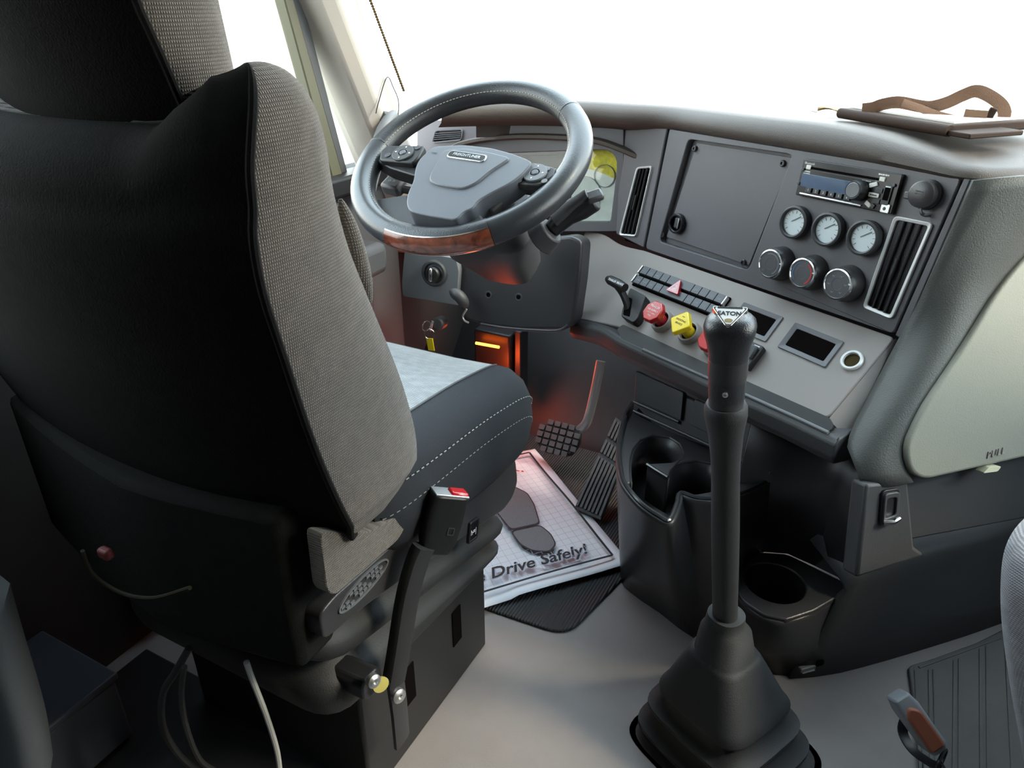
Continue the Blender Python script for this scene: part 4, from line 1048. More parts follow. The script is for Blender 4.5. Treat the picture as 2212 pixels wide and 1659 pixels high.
# anchor: bracket bar, bolts
link('bracket_bar', MB().tube([PX(690, 1425, x=-.62), PX(805, 1478, x=-.52)], 0, 8, flat=(.022, .02), upv=(0, 0, 1)), 'dark_metal', seat, bevel=.003)
link('anchor_plate', MB().tube([PX(852, 1455, x=-.512), PX(862, 1530, x=-.52), PX(868, 1600, x=-.53)], 0, 8, flat=(.018, .005), upv=(1, 0, 0)), 'dark_metal', seat)
for u, v, r_ in ((860, 1502, .011), (806, 1470, .010)):
    q = link('bolt', MB().lathe([(0, -.004), (r_, -.004), (r_, .004), (r_ * .6, .007), (r_ * .35, .007), (r_ * .3, .004), (0, .004)], 18), 'satin', seat); q.matrix_local = amat(PX(u, v, x=-.505), V((1, -.3, .2)))
mat('cap_yellow', (.5, .43, .12), .5)
q = link('washer', MB().lathe([(0, -.002), (.011, -.002), (.012, .002), (0, .003)], 18), 'cap_yellow', seat); q.matrix_local = amat(PX(822, 1478, x=-.507), V((1, -.5, .2)))
# ---- hoses and cables behind the seat
def cable(name, label, pts, r_, material, grp=None):
    o_ = link(name, MB().tube(spline(pts, 8), r_, 8), material); tag(o_, label, 'cable', grp); return o_
mat('cable_grey', (.42, .42, .4), .4); mat('cable_tan', (.16, .125, .06), .5); mat('cord_dark', (.022, .018, .012), .8, spec=.1)
cable('power_cable', 'pale grey cable running down behind the driver seat to the floor', [PX(532, 1430, x=-.66), PX(548, 1475, x=-.66), PX(575, 1545, x=-.66), PX(598, 1620, x=-.66), PX(606, 1680, x=-.66)], .0042, 'cable_grey')
cable('air_hose', 'black looped air hose hanging behind the driver seat', [PX(408, 1400, x=-.78), PX(380, 1450, x=-.80), PX(352, 1500, x=-.82), PX(352, 1570, x=-.82), PX(385, 1630, x=-.82), PX(430, 1668, x=-.82)], .0055, 'rubber')
cable('air_hose', 'thin black hose hanging nearest the seat middle beside the looped hose', [PX(398, 1440, x=-.76), PX(392, 1500, x=-.77), PX(402, 1570, x=-.77), PX(430, 1640, x=-.77), PX(470, 1668, x=-.77)], .0045, 'rubber')
cable('tan_cable', 'short tan cable end sticking out under the seat pan', [PX(643, 1315, x=-.64), PX(632, 1350, x=-.64), PX(608, 1375, x=-.63), PX(584, 1395, x=-.62)], .0035, 'cable_tan')
cable('trim_cord', 'faint tan cord arcing across the dark seat back', [PX(178, 1190, y=.36), PX(200, 1240, y=.365), PX(260, 1280, y=.37), PX(330, 1292, y=.37), PX(410, 1270, y=.37)], .0025, 'cord_dark')
mat('dark_blue', (.05, .055, .075), .5, bump=(300, .2))
sbx = thing('storage_box', 'dark blue grey box on the floor behind the driver seat', 'box')
link('body', MB().box((-1.13, .40, .096), (.20, .16, .14)), 'dark_blue', sbx, bevel=.006)
link('lid', MB().box((-1.13, .40, .173), (.21, .17, .014)), 'dark_blue', sbx, bevel=.004)
# pale upholstered bunk corner at the far lower left
bn = thing('bunk_panel', 'grey padded panel edge at the lower left behind the driver seat', 'panel')
pts = [PX(-20, 1330, d=1.0), PX(8, 1430, d=1.0), PX(38, 1530, d=1.0), PX(62, 1620, d=1.0), PX(78, 1720, d=1.0)]
rows = []
for p in spline(pts, 4):
    rows.append([p + V((-.30, .02, 0)), p + V((-.05, -.005, 0)), p + V((-.012, -.008, 0)), p, p + V((-.004, .02, 0)), p + V((-.04, .05, 0)), p + V((-.30, .08, 0))])
mat('bunk_grey', (.14, .145, .15), .8, bump=(300, .3))
link('cover', MB().loft(rows), 'bunk_grey', bn, smooth=70)
# ---- passenger seat edge
ps = thing('passenger_chair', 'grey cloth passenger seat edge at the right border', 'vehicle seat')
sil = [PX(2225, 1108, z=.53), PX(2190, 1145, z=.52), PX(2168, 1195, z=.50), PX(2161, 1270, z=.46), PX(2164, 1350, z=.41), PX(2174, 1430, z=.36), PX(2190, 1530, z=.29), PX(2212, 1640, z=.21), PX(2235, 1740, z=.14)]
rows = []; Sp = spline(sil, 4)
for i, p in enumerate(Sp):
    rows.append([p + V((.06, .05, -.02)), p + V((.01, .012, -.004)), p, p + V((.008, -.014, .004)), p + V((.03, -.028, .012)), p + V((.035, -.03, .008)), p + V((.06, -.036, .014)), p + V((.30, -.05, .02)), p + V((.34, .1, -.1))])
knit('pass_knit', (.33, .32, .34), .003, 'Z', contrast=.15, dist=.0006)
link('cushion', MB().loft(rows), 'pass_knit', ps, smooth=70)
link('piping', MB().tube([r_[5] for r_ in rows], .004, 8), 'charcoal', ps)

mat('tab_red', (.12, .012, .01), .6)
link('release_tab', MB().box((0, 0, 0), (.02, .012, .014), Matrix.Translation(PX(228, 1195, y=.40))), 'tab_red', seat, bevel=.004)
# ================================================================== THINGS MOUNTED ON THE DASH
# ---- blank cover plate with four screws and a round latch
cv = thing('cover_plate', 'flat dark grey blanking plate with four screws left of the radio', 'panel', CPF.M())
link('plate', MB().prism(rpoly(CPF.poly([(1500, 308), (1706, 340), (1612, 574), (1434, 512)]), .004, 3), -.016, -.008), 'panel', cv, bevel=.0015)
for u, v in ((1499, 320), (1692, 352), (1607, 568), (1430, 506)):
    u2, v2 = {1499: (1501, 321), 1692: (1691, 353), 1607: (1606, 567), 1430: (1432, 507)}[u]
    x, y = CPF.px(u2, v2, -.006)
    s1_ = link('screw', MB().lathe([(.0065, -.009), (.0065, -.004), (.005, -.0025), (.003, -.0025), (.0028, -.005), (0, -.005)], 16, Matrix.Translation((x, y, 0))), 'dark_metal', cv)
x, y = CPF.px(1461, 483, .0)
lt_ = link('latch', MB().ring(circ(.0225, 32, x, y), circ(.016, 32, x, y), -.010, .004), 'gloss_black', cv, bevel=.002)
link('latch_cup', MB().prism(circ(.0165, 32, x, y), -.012, -.004), 'hole', lt_)
link('latch_grip', MB().box((x + .002, y + .002, -.001), (.012, .024, .010)), 'charcoal', lt_, bevel=.003)
link('latch_edge', MB().box((x + .009, y + .002, .001), (.0025, .024, .008)), 'satin', lt_, bevel=.001)

# ---- tall air vents with silver frames
def vent(name, label, F_, quad, nsl, hw_px, tab=True, horizontal=False, framemat='silver_frame'):
    P_ = F_.poly(quad, .006); c0 = V((sum(p[0] for p in P_) / 4, sum(p[1] for p in P_) / 4))
    t = thing(name, label, 'air vent', F_.M(c0.x, c0.y, 0))
    Q = [V(p) - c0 for p in P_]
    o_ = rpoly([tuple(q) for q in Q], .008, 5); k = hw_px
    Wv = ((Q[1] - Q[0]).length + (Q[2] - Q[3]).length) / 2; Hv = ((Q[3] - Q[0]).length + (Q[2] - Q[1]).length) / 2
    inn = [V((q.x * (1 - 2 * k / Wv), q.y * (1 - 2 * k / Hv))) for q in Q]
    # keep the inner outline parallel: shrink along the two edge directions
    eu = (Q[1] - Q[0]).normalized(); ev = (Q[3] - Q[0]).normalized()
    inn = [Q[0] + eu * k + ev * k, Q[1] - eu * k + ev * k, Q[2] - eu * k - ev * k, Q[3] + eu * k - ev * k]
    i_ = rpoly([tuple(q) for q in inn], .005, 5)
    link('frame', MB().ring(o_, i_, -.004, .006, .004), framemat, t, bevel=.0012)
    link('duct', MB().prism(i_, -.006, .0), 'hole', t)
    for j in range(nsl):
        f = (j + 1) / (nsl + 1)
        if horizontal: a, b = inn[0].lerp(inn[3], f), inn[1].lerp(inn[2], f)
        else: a, b = inn[0].lerp(inn[1], f), inn[3].lerp(inn[2], f)
        link('slat', MB().tube([V((a.x, a.y, .002)), V((b.x, b.y, .002))], 0, 6, flat=(.0016, .004), upv=(0, 0, 1)), 'charcoal', t)
    if tab:
        f = 2 / (nsl + 1) if nsl > 2 else .5
        a, b = inn[0].lerp(inn[1], f), inn[3].lerp(inn[2], f)
        p, q = a.lerp(b, .62), a.lerp(b, .40)
        link('slider_tab', MB().tube([V((p.x, p.y, .005)), V((q.x, q.y, .005))], 0, 8, flat=(.003, .005), upv=(0, 0, 1)), 'black', t)
    return t
vent('air_vent', 'narrow tall air vent with silver frame beside the instrument cluster', CPF, [(1374, 361), (1407, 358), (1372, 511), (1336, 508)], 3, .0045)
vent('air_vent', 'large tall air vent with silver frame right of the climate knobs', CPF, [(1931, 466), (2014, 482), (1925, 690), (1862, 664)], 3, .006)
vent('air_vent', 'small slatted demister vent seen through the steering wheel', CLF, [(940, 282), (999, 279), (996, 303), (932, 309)], 4, .003, False, True, 'panel')

# ---- radio
rq = [V(CPF.px(u, v, .012)) for u, v in ((1745, 345), (1958, 378), (1915, 462), (1707, 418))]
rc = (rq[0] + rq[1] + rq[2] + rq[3]) / 4
ru = ((rq[1] - rq[0]) + (rq[2] - rq[3])).normalized()
RAD = CPF.M(rc.x, rc.y, 0, math.atan2(ru.y, ru.x)); RW_ = ((rq[1] - rq[0]).length + (rq[2] - rq[3]).length) / 2; RH_ = ((rq[3] - rq[0]).length + (rq[2] - rq[1]).length) / 2 * .97
rad = thing('car_radio', 'black car stereo with silver display, volume knob and preset buttons', 'radio', RAD)
print('radio', RW_, RH_)
link('body', MB().prism(rrect(RW_, RH_, .003), -.02, .010), 'gloss_black', rad, bevel=.0015)
w2, h2 = RW_ / 2, RH_ / 2
mat('display', (.10, .14, .21), .06, spec=.8); mat('key_white', (.75, .74, .68), .5)  # display: sky reflection put into the blue base colour
link('slot', MB().box((-.012, h2 * .58, .0105), (RW_ * .72, .004, .002)), 'hole', rad)
link('slot_lip', MB().box((-.012, h2 * .46, .0112), (RW_ * .72, .0015, .002)), 'charcoal', rad)
link('display', MB().prism(rrect(RW_ * .60, RH_ * .36, .003, -RW_ * .17, -h2 * .12), .009, .0115), 'display', rad, bevel=.0006)
for k in range(6):
    b_ = link('preset_button', MB().prism(rrect(RW_ * .062, RH_ * .13, .001, -RW_ * .36 + k * RW_ * .083, -h2 * .60), .009, .0135), 'charcoal', rad, bevel=.0006)
    text('lettering', str(k + 1), RH_ * .09, 'white_print', b_, T(-RW_ * .36 + k * RW_ * .083, -h2 * .60, .0136), .0001)
vk = link('volume_knob', MB().lathe([(.0175, .010), (.0175, .022), (.0155, .030), (.0145, .032), (.013, .0315), (0, .030)], 32, Matrix.Translation((RW_ * .155, -h2 * .12, 0))), 'black', rad)
link('knob_face', MB().lathe([(.0135, .0315), (.012, .033), (0, .0325)], 28, Matrix.Translation((RW_ * .155, -h2 * .12, 0))), 'grey_plastic', vk)
for x, y, rot, w_ in ((.27, .28, 22, .075), (.30, -.22, 0, .10), (.27, -.72, -28, .065)):
    link('key', MB().prism(rrect(RW_ * w_, RH_ * .11, .001), .009, .013), 'key_white', rad, bevel=.0006).matrix_local = T(RW_ * x, h2 * y, 0, R(rot))
for x, y, rot, w_ in ((.335, .05, 0, .07), (.335, -.50, 0, .07), (.31, -.75, -25, .05)):
    link('key', MB().prism(rrect(RW_ * w_, RH_ * .12, .001), .009, .013), 'charcoal', rad, bevel=.0006).matrix_local = T(RW_ * x, h2 * y, 0, R(rot))
for x, y in ((-.42, .60), (.335, .62)): link('key', MB().prism(rrect(RW_ * .05, RH_ * .11, .001, RW_ * x, h2 * y), .009, .0125), 'key_white', rad, bevel=.0005)
link('side_pod', MB().prism(rrect(RW_ * .075, RH_ * .5, .002, RW_ * .415, -h2 * .1), .009, .013), 'charcoal', rad, bevel=.0006)
link('usb_flap', MB().prism(rrect(RW_ * .05, RH_ * .32, .001, RW_ * .415, -h2 * .05), .012, .0135), 'hole', rad)
link('trim_plate', MB().prism(rrect(RW_ * .08, RH_ * .22, .002, RW_ * .435, -h2 * .76), .009, .0125), 'satin', rad, bevel=.0006)
link('silver_edge', MB().box((-RW_ * .12, -h2 * .86, .011), (RW_ * .66, RH_ * .05, .004)), 'satin', rad, bevel=.001)
for x, y in ((-.475, .42), (-.485, -.35), (.455, .42), (.43, -.78)): link('screw', MB().lathe([(0, .0135), (.0022, .0135), (.003, .0125), (.003, .009)][::-1], 12, Matrix.Translation((RW_ * x, h2 * y, 0))), 'dark_metal', rad)
text('lettering', 'Bluetooth', .0055, 'white_print', rad, T(-RW_ * .42, h2 * .80, .0104), .0002)
for x, y, w_, rows, z in ((-.43, .30, .014, 2, .0104), (.34, .84, .022, 1, .0104), (.19, .42, .018, 1, .0104), (.29, .46, .008, 1, .0104), (.415, .30, .010, 1, .0132)):
    marks('white_print', rad, T(RW_ * x, h2 * y, z), w_, .004, rows)
marks('black_print', rad, T(RW_ * .30, -h2 * .22, .0132), .014, .003, 1)

# ---- three round gauges
gm, gt, gb_ = nodes_of('gauge_sky_face')
gb_.inputs['Base Color'].default_value = (.75, .84, .86, 1); gb_.inputs['Roughness'].default_value = .6; MATS['gauge_sky_face'] = gm  # pale blue dial colour stands in for sky mirrored in the glass
for u, v, lab in ((1713, 480, 'leftmost of three round gauges under the radio'), (1785, 496, 'middle of three round gauges under the radio'), (1863, 514, 'rightmost of three round gauges, next to the large vent')):
    g = thing('round_gauge', lab, 'gauge', CPF.at(u, v, .014), 'round gauges under the radio')
    rg = .0305
    link('bezel', MB().lathe([(rg, -.016), (rg + .0005, -.004), (rg, .0015), (rg - .0035, .003), (rg - .006, .0015), (rg - .0065, -.002)], 40, open_=True), 'charcoal', g)
    link('dial', MB().lathe([(rg - .003, -.004), (0, -.004)], 40, open_=True), 'gauge_sky_face', g)
    link('needle', MB().box((.006, .004, -.003), (.022, .0014, .0008), Matrix.Rotation(R(35), 4, 'Z')), 'dim_print', g)
    m = MB()
    for k in range(11):
        a = R(225 - 27 * k); m.box((0, 0, 0), (.005, .0009, .0004), Matrix.Translation((math.cos(a) * .019, math.sin(a) * .019, -.0036)) @ Matrix.Rotation(a, 4, 'Z'))
    o = link('scale_marks', m, 'dim_print', g)
    link('lens', MB().add([(x, y, -.0005) for x, y in circ(rg - .006, 40)], [tuple(range(40))]), 'gauge_glass', g)

# ---- three climate knobs
mat('knob_face', (.09, .093, .1), .45)
mat('mark_blue', (.08, .16, .32), .5); mat('mark_red', (.5, .04, .04), .5)
def arc_strip(r0, r1, a0, a1, z, n=18):
    vv = []
    for k in range(n + 1):
        a = lerp(a0, a1, k / n); vv += [(r0 * math.cos(a), r0 * math.sin(a), z), (r1 * math.cos(a), r1 * math.sin(a), z)]
    return MB().add(vv, [(2 * k, 2 * k + 1, 2 * k + 3, 2 * k + 2) for k in range(n)])
for i, (u, v, lab) in enumerate(((1663, 570, 'fan speed knob, leftmost of three climate knobs'), (1732, 590, 'temperature knob with blue and red arc, middle climate knob'), (1808, 614, 'air direction knob, rightmost of three climate knobs'))):
    k_ = thing('climate_knob', lab, 'knob', CPF.at(u, v, .034) @ Matrix.Translation((0, 0, -.034)), 'climate control knobs')
    rk = .0275
    link('skirt', MB().lathe([(rk + .006, 0), (rk + .0045, .016), (rk + .001, .030), (rk - .001, .032)], 40), 'console', k_)
    link('chrome_ring', MB().lathe([(rk - .0005, .028), (rk + .0012, .031), (rk + .0002, .0345), (rk - .0022, .0350), (rk - .003, .0335)], 40, open_=True), 'chrome', k_)
    face = link('face', MB().lathe([(rk - .0025, .0335), (.011, .0338), (.0095, .0325), (.006, .0315), (0, .0312)], 40), 'knob_face', k_)
    if i == 0:
        link('scale', arc_strip(.0185, .0205, R(-60), R(120), .0342), 'dim_print', face)
        text('lettering', 'C', .009, 'dim_print', face, T(0, 0, .0318), .0001); text('lettering', 'O', .006, 'dim_print', face, T(-.012, -.015, .034), .0001)
    elif i == 1:
        link('scale', arc_strip(.0190, .0210, R(115), R(230), .0342), 'mark_blue', face); link('scale', arc_strip(.0185, .0215, R(-60), R(65), .0342), 'mark_red', face)
    else:
        for j in range(6):
            a = R(90 + 60 * j - 20); q = (math.cos(a) * .0165, math.sin(a) * .0165)
            link('icon', MB().prism([(q[0] - .003, q[1] - .001), (q[0] + .0005, q[1] - .002), (q[0] + .003, q[1] + .001), (q[0] + .0015, q[1] + .0015), (q[0], q[1] - .0005), (q[0] - .002, q[1] + .002)], .0336, .0341), 'dim_print', face)
        marks('dim_print', face, T(0, 0, .0316), .008, .0025, 2)
    link('pointer', MB().box((rk * .86, .006, .0345), (.004, .0022, .001)), 'white_print', face)

# ---- capped socket top right
cs = thing('capped_socket', 'round black capped power socket at the upper right of the panel', 'socket', CPF.at(1996, 420, .012))
link('base', MB().lathe([(.024, -.014), (.024, -.006), (.020, -.003), (0, -.003)], 32), 'black', cs)
cp_ = link('cap', MB().lathe([(.0205, -.004), (.022, .004), (.021, .010), (.018, .012), (0, .0125)], 32), 'console', cs)
link('pull_tab', MB().box((-.0225, -.006, .006), (.012, .012, .006)), 'console', cp_, bevel=.002)
link('strap', MB().tube(spline([(.004, -.018, .004), (.008, -.027, .006), (.010, -.031, -.002), (.016, -.030, -.010)], 5), 0, 8, flat=(.003, .0015), upv=(1, 0, 0)), 'console', cs)
marks('charcoal', cp_, T(0, .002, .0127), .018, .004, 2)

# ---- switch bank: two rows of rocker buttons with a hazard triangle
q = [V(LPF.px(u, v, .01)) for u, v in ((1386, 571), (1567, 641), (1550, 682), (1368, 613))]
sc_ = (q[0] + q[1] + q[2] + q[3]) / 4; su_ = ((q[1] - q[0]) + (q[2] - q[3])).normalized()
SWM = LPF.M(sc_.x, sc_.y, 0, math.atan2(su_.y, su_.x)); SWW = ((q[1] - q[0]).length + (q[2] - q[3]).length) / 2; SWH = ((q[3] - q[0]).length + (q[2] - q[1]).length) / 2
bank = thing('switch_bank', 'two-row bank of dark rocker switches with a red hazard triangle', 'switch', SWM)
print('bank', SWW, SWH)
link('housing', MB().prism(rrect(SWW + .004, SWH + .004, .002), -.01, .004), 'hole', bank, bevel=.001)
mat('switch_face', (.055, .06, .07), .4)
cell = SWW * .97 / 11.4; x = -SWW * .485
labs = [[1, 2, 2, 2, None, 2, 1, 2, 2], [2, 1, 2, 2, None, 2, 2, 2, 2]]
for rI, row in enumerate(labs):
    x = -SWW * .485; yc = SWH * (.255 if rI == 0 else -.255)
    for j, lb_ in enumerate(row):
        wd_ = cell * (3.4 if lb_ is None else 1.0); cx = x + wd_ / 2; x += wd_
        m = MB(); P_ = rrect(wd_ - .0012, SWH * .40, .001, cx, yc)
        b_ = link('rocker', MB().prism(P_, 0, .012, [(px, py + (.0015 if rI == 0 else 0)) for px, py in P_]), 'switch_face', bank, bevel=.0012)
        if lb_: marks('dim_print', b_, T(cx, yc - .001, .0121), cell * .5, .0022, lb_)
for sx in (-1, 1):
    link('end_cap', MB().box((sx * SWW * .497, SWH * .255, .007), (.004, SWH * .42, .014)), 'satin', bank, bevel=.001); link('end_cap', MB().box((sx * SWW * .497, -SWH * .255, .007), (.004, SWH * .42, .014)), 'satin', bank, bevel=.001)
link('shadow_gap', MB().box((0, 0, .003), (SWW * .97, SWH * .12, .006)), 'hole', bank)
tr_ = SWH * .44
hz = link('hazard_button', MB().prism(rpoly([(-tr_ * .85, -tr_ * .62), (tr_ * .85, -tr_ * .62), (0, tr_ * .95)], .004), .006, .0185), 'red', bank, bevel=.0015)
for f0, f1 in ((.68, .56), (.40, .28)):
    A_ = [(-tr_ * .85 * f0, -tr_ * .55 * f0 - .001), (tr_ * .85 * f0, -tr_ * .55 * f0 - .001), (0, tr_ * .9 * f0 - .001)]; B_ = [(-tr_ * .85 * f1, -tr_ * .55 * f1 - .001), (tr_ * .85 * f1, -tr_ * .55 * f1 - .001), (0, tr_ * .9 * f1 - .001)]
    link('triangle_mark', MB().ring(A_, B_, .018, .0190), 'white_print', hz)
bank.rotation_mode = 'QUATERNION'

# ---- two empty accessory slots with grey frames, and the round socket
def slotframe(label, quad):
    q = [V(LPF.px(u, v, .003)) for u, v in quad]; c0 = (q[0] + q[1] + q[2] + q[3]) / 4; u_ = ((q[1] - q[0]) + (q[2] - q[3])).normalized()
    W_ = ((q[1] - q[0]).length + (q[2] - q[3]).length) / 2; H_ = ((q[3] - q[0]).length + (q[2] - q[1]).length) / 2
    t = thing('accessory_slot', label, 'slot', LPF.M(c0.x, c0.y, 0, math.atan2(u_.y, u_.x)), 'empty accessory slots in the switch panel')
    link('frame', MB().ring(rrect(W_, H_, .003), rrect(W_ - .022, H_ - .020, .003), -.004, .003, .001), 'panel', t, bevel=.001)
    link('opening', MB().prism(rrect(W_ - .02, H_ - .018, .003), -.004, .0006), 'hole', t)
slotframe('empty framed slot half hidden behind the gear knob', [(1600, 650), (1684, 683), (1661, 740), (1576, 705)])
slotframe('empty framed slot between gear knob and round socket', [(1713, 693), (1817, 737), (1788, 794), (1683, 751)])
ps_ = thing('power_socket', 'round power socket with pale ring at the panel corner', 'socket', LPF.at(1840, 778, .003))
link('ring', MB().lathe([(.0195, -.004), (.0195, .001), (.018, .003), (.0145, .003), (.0135, -.002)], 36, open_=True), 'silver_frame', ps_)
mat('brass_dark', (.05, .035, .012), .3, metal=.8)
link('barrel', MB().lathe([(.0148, .001), (.0138, -.0018), (0, -.0018)], 32, open_=True), 'brass_dark', ps_)

# ---- brake valve pull knobs
def valve(name, label, px_, outline, material, lines, ink, long_=.05):
    u, v = px_
    t = thing(name, label, 'brake valve', LPF.at(u, v, 0))
    link('sleeve', MB().lathe([(.026, -.004), (.0255, .008), (.023, .014), (.0195, .0145), (.0185, .006), (.0185, 0)], 32, open_=True), 'taupe', t)
    link('socket', MB().lathe([(.0187, .004), (0, .004)], 24, open_=True), 'hole', t)
    link('stem', MB().lathe([(.0135, .0), (.0135, long_ - .008), (.011, long_)], 24), material, t)
    hd = link('head', MB().prism(outline, long_ - .004, long_ + .008, [(x * .93, y * .93) for x, y in outline]), material, t, bevel=.0015)
    for s_, y, sz in lines: text('lettering', s_, sz, ink, hd, T(0, y, long_ + .0082), .0001)
    return t
oct_ = [(.0265 * math.cos(R(22.5 + 45 * k)), .0265 * math.sin(R(22.5 + 45 * k))) for k in range(8)]
dia = rpoly([(.030, 0), (0, .030), (-.030, 0), (0, -.030)], .006, 4)
valve('trailer_air_valve', 'red octagonal trailer air supply knob next to the yellow knob', (1433, 697), oct_, 'red', (('TRAILER', .010, .0075), ('AIR SUPPLY', .001, .006), ('PUSH TO SUPPLY', -.006, .0035), ('PULL', -.012, .0045)), 'white_print', .042)
valve('parking_brake_valve', 'yellow diamond parking brake pull knob', (1492, 722), dia, 'yellow', (('PARKING', .004, .0065), ('BRAKE', -.004, .0065), ('PUSH', .013, .003)), 'black_print', .042)
valve('red_pull_valve', 'small red pull knob half hidden behind the gear grip', (1548, 752), rpoly(oct_, .004), 'red', (), 'white_print', .03)

# ---- trailer brake hand lever
tb = thing('trailer_brake_lever', 'black trailer brake hand lever in its square housing', 'lever', LPF.at(1368, 662, 0))
def ll(u, v, n): x, y = LPF.px(u, v, n); o0 = LPF.px(1368, 662, 0); return V((x - o0[0], y - o0[1], n))
hs_ = rpoly([ll(u, v, .02).to_2d()[:] for u, v in ((1362, 622), (1396, 640), (1378, 690), (1368, 698), (1342, 684), (1345, 668))], .006, 4)
link('housing', MB().prism(hs_, -.004, .022), 'black', tb, bevel=.004, seg=3)
link('housing_slot', MB().prism(rpoly([ll(u, v, .0225).to_2d()[:] for u, v in ((1352, 640), (1366, 645), (1360, 684), (1346, 680))], .003), .02, .0226), 'hole', tb)
lv = link('lever', MB().tube(spline([ll(1357, 668, .018), ll(1352, 650, .03), ll(1344, 632, .045), ll(1334, 618, .058)], 5), 0, 10, flat=(.008, .006), upv=(1, 0, 0)), 'black', tb)
hdl = link('handle', MB().tube([ll(1312, 602, .060), ll(1318, 605, .060), ll(1336, 614, .060), ll(1350, 622, .060)], [.007, .011, .012, .010], 14), 'black', tb)
a_, b_ = ll(1316, 605, .066), ll(1350, 620, .066)
text('lettering', 'TRAILER BRAKE', .0075, 'white_print', tb, T(*((a_ + b_) / 2).to_2d(), .0725, math.atan2(b_.y - a_.y, b_.x - a_.x)), .0002)

# ---- toggle switch block partly behind the shifter grip
ts = thing('dimmer_switch', 'black rocker block on the panel just right of the gear grip', 'switch', LPF.at(1618, 768, .008))
link('base', MB().box((0, 0, 0), (.040, .052, .016)), 'black', ts, bevel=.002); link('rocker', MB().box((0, .008, .010), (.030, .026, .008), Matrix.Rotation(R(10), 4, 'X')), 'switch_face', ts, bevel=.002)
marks('white_print', ts, T(.008, .021, .0085), .014, .004, 1)

# ---- instrument cluster
ic = thing('instrument_cluster', 'instrument cluster with yellow and white areas under the clear lens', 'instrument cluster', CLF.M())
link('face', MB().prism(CLF.poly([(960, 300), (1350, 305), (1345, 495), (960, 495)], -.045), -.055, -.045), 'black', ic)
mat('cluster_yellow', (.62, .50, .02), .6, var=(90, .5)); mat('cluster_white', (.70, .70, .66), .7, var=(35, .25), bump=(60, 1.0))  # yellow upper and mottled white lower colour plates under the lens
link('yellow_plate', MB().prism(rpoly(CLF.poly([(1240, 318), (1320, 317), (1336, 332), (1337, 390), (1295, 372), (1240, 355)], -.03), .008, 3), -.034, -.030), 'cluster_yellow', ic)
link('white_plate', MB().prism(rpoly(CLF.poly([(1240, 355), (1295, 372), (1337, 390), (1322, 482), (1230, 482)], -.03), .004, 3), -.034, -.030), 'cluster_white', ic)
for u, v, r_ in ((1262, 420, .045), (1305, 380, .028), (1120, 400, .07)):
    x, y = CLF.px(u, v, -.026); link('dial_ring', MB().ring(circ(r_, 40, x, y), circ(r_ - .0015, 40, x, y), -.03, -.026), 'dim_print', ic)
link('binnacle_bar', MB().prism(rpoly(CLF.poly([(1030, 312), (1230, 318), (1228, 335), (1030, 340)], -.03), .004), -.045, -.028), 'charcoal', ic, bevel=.003)
link('lens', MB().add([(x, y, -.012) for x, y in CLF.poly([(985, 330), (1337, 322), (1318, 480), (1010, 480)], -.012)], [(0, 1, 2, 3)]), 'pane', ic)

# ---- coat hook on the hook panel
ch = thing('coat_hook', 'fold-out coat hook with bright rim below the glove box', 'hook', GF.at(1920, 1096, .0))
L_ = [V(GF.px(u, v, 0)) - V(GF.px(1920, 1096, 0)) for u, v in ((1906, 1060), (1944, 1054), (1938, 1122), (1900, 1136))]
link('plate', MB().prism(rpoly([tuple(p) for p in L_], .009, 5), -.006, .001), 'black', ch, bevel=.001)
link('loop', MB().ring(rpoly([tuple(p * .86) for p in L_], .008, 5), rpoly([tuple(p * .56) for p in L_], .005, 5), -.002, .005), 'charcoal', ch, bevel=.0015)
a_, b_ = L_[3] * .8, L_[2] * .8
link('hook_tip', MB().tube([V((a_.x, a_.y, .004)), V(((a_ + b_) / 2)[:] + (.012,)), V((b_.x, b_.y, .008))], .004, 8), 'chrome', ch)
# ================================================================== LOOSE THINGS
# ---- binder with a webbing strap lying on the dash top
ZD = 1.006
fa, fb = PX(1812, 243, z=ZD + .012), PX(2048, 282, z=ZD + .012)
fu = (fb - fa).normalized(); fv = V((0, 0, 1)).cross(fu)
if fv.y < 0: fv = -fv
BDM = Matrix((fu, fv, V((0, 0, 1)))).transposed().to_4x4(); BDM.translation = fa + V((0, 0, -.012))
mat('binder_brown', (.035, .02, .014), .7, spec=.15, bump=(400, .3)); mat('webbing', (.16, .085, .05), .8, bump=(900, .6))
bl = (fb - fa).length
bd_ = thing('binder', 'dark brown binder lying on the dash top under the windshield', 'binder', BDM)
link('cover', MB().box((bl / 2, .12, .012), (bl, .24, .016)), 'binder_brown', bd_, bevel=.003)
link('spine', MB().tube([V((0, .004, .011)), V((bl, .004, .011))], .0095, 12), 'binder_brown', bd_)
link('end_flap', MB().box((bl + .02, .06, .008), (.045, .12, .008)), 'binder_brown', bd_, bevel=.002)
link('page_edge', MB().box((bl * .5, .125, .0215), (bl * .9, .2, .003)), 'key_white', bd_)
stp = thing('webbing_strap', 'tan webbing strap looped over the binder on the dash', 'strap')
def sp(L, y): return spline([PX(u, v, y=y) for u, v in L], 6)
link('loop', MB().tube(sp([(1862, 236), (1885, 233), (1905, 226), (1940, 221), (1985, 229), (2010, 231), (2045, 222), (2080, 206), (2108, 197), (2135, 206), (2162, 226), (2170, 246), (2162, 268)], 1.60), 0, 8, flat=(.011, .0012), upv=(.25, -1, .25)), 'webbing', stp)
link('tail', MB().tube(sp([(1950, 221), (1985, 233), (2020, 246), (2060, 256), (2100, 260), (2135, 262)], 1.585), 0, 8, flat=(.007, .0012), upv=(.2, -1, .6)), 'webbing', stp)
link('end', MB().tube(sp([(2082, 248), (2105, 250), (2132, 252)], 1.57), 0, 8, flat=(.010, .002), upv=(.1, -1, .2)), 'webbing', stp)
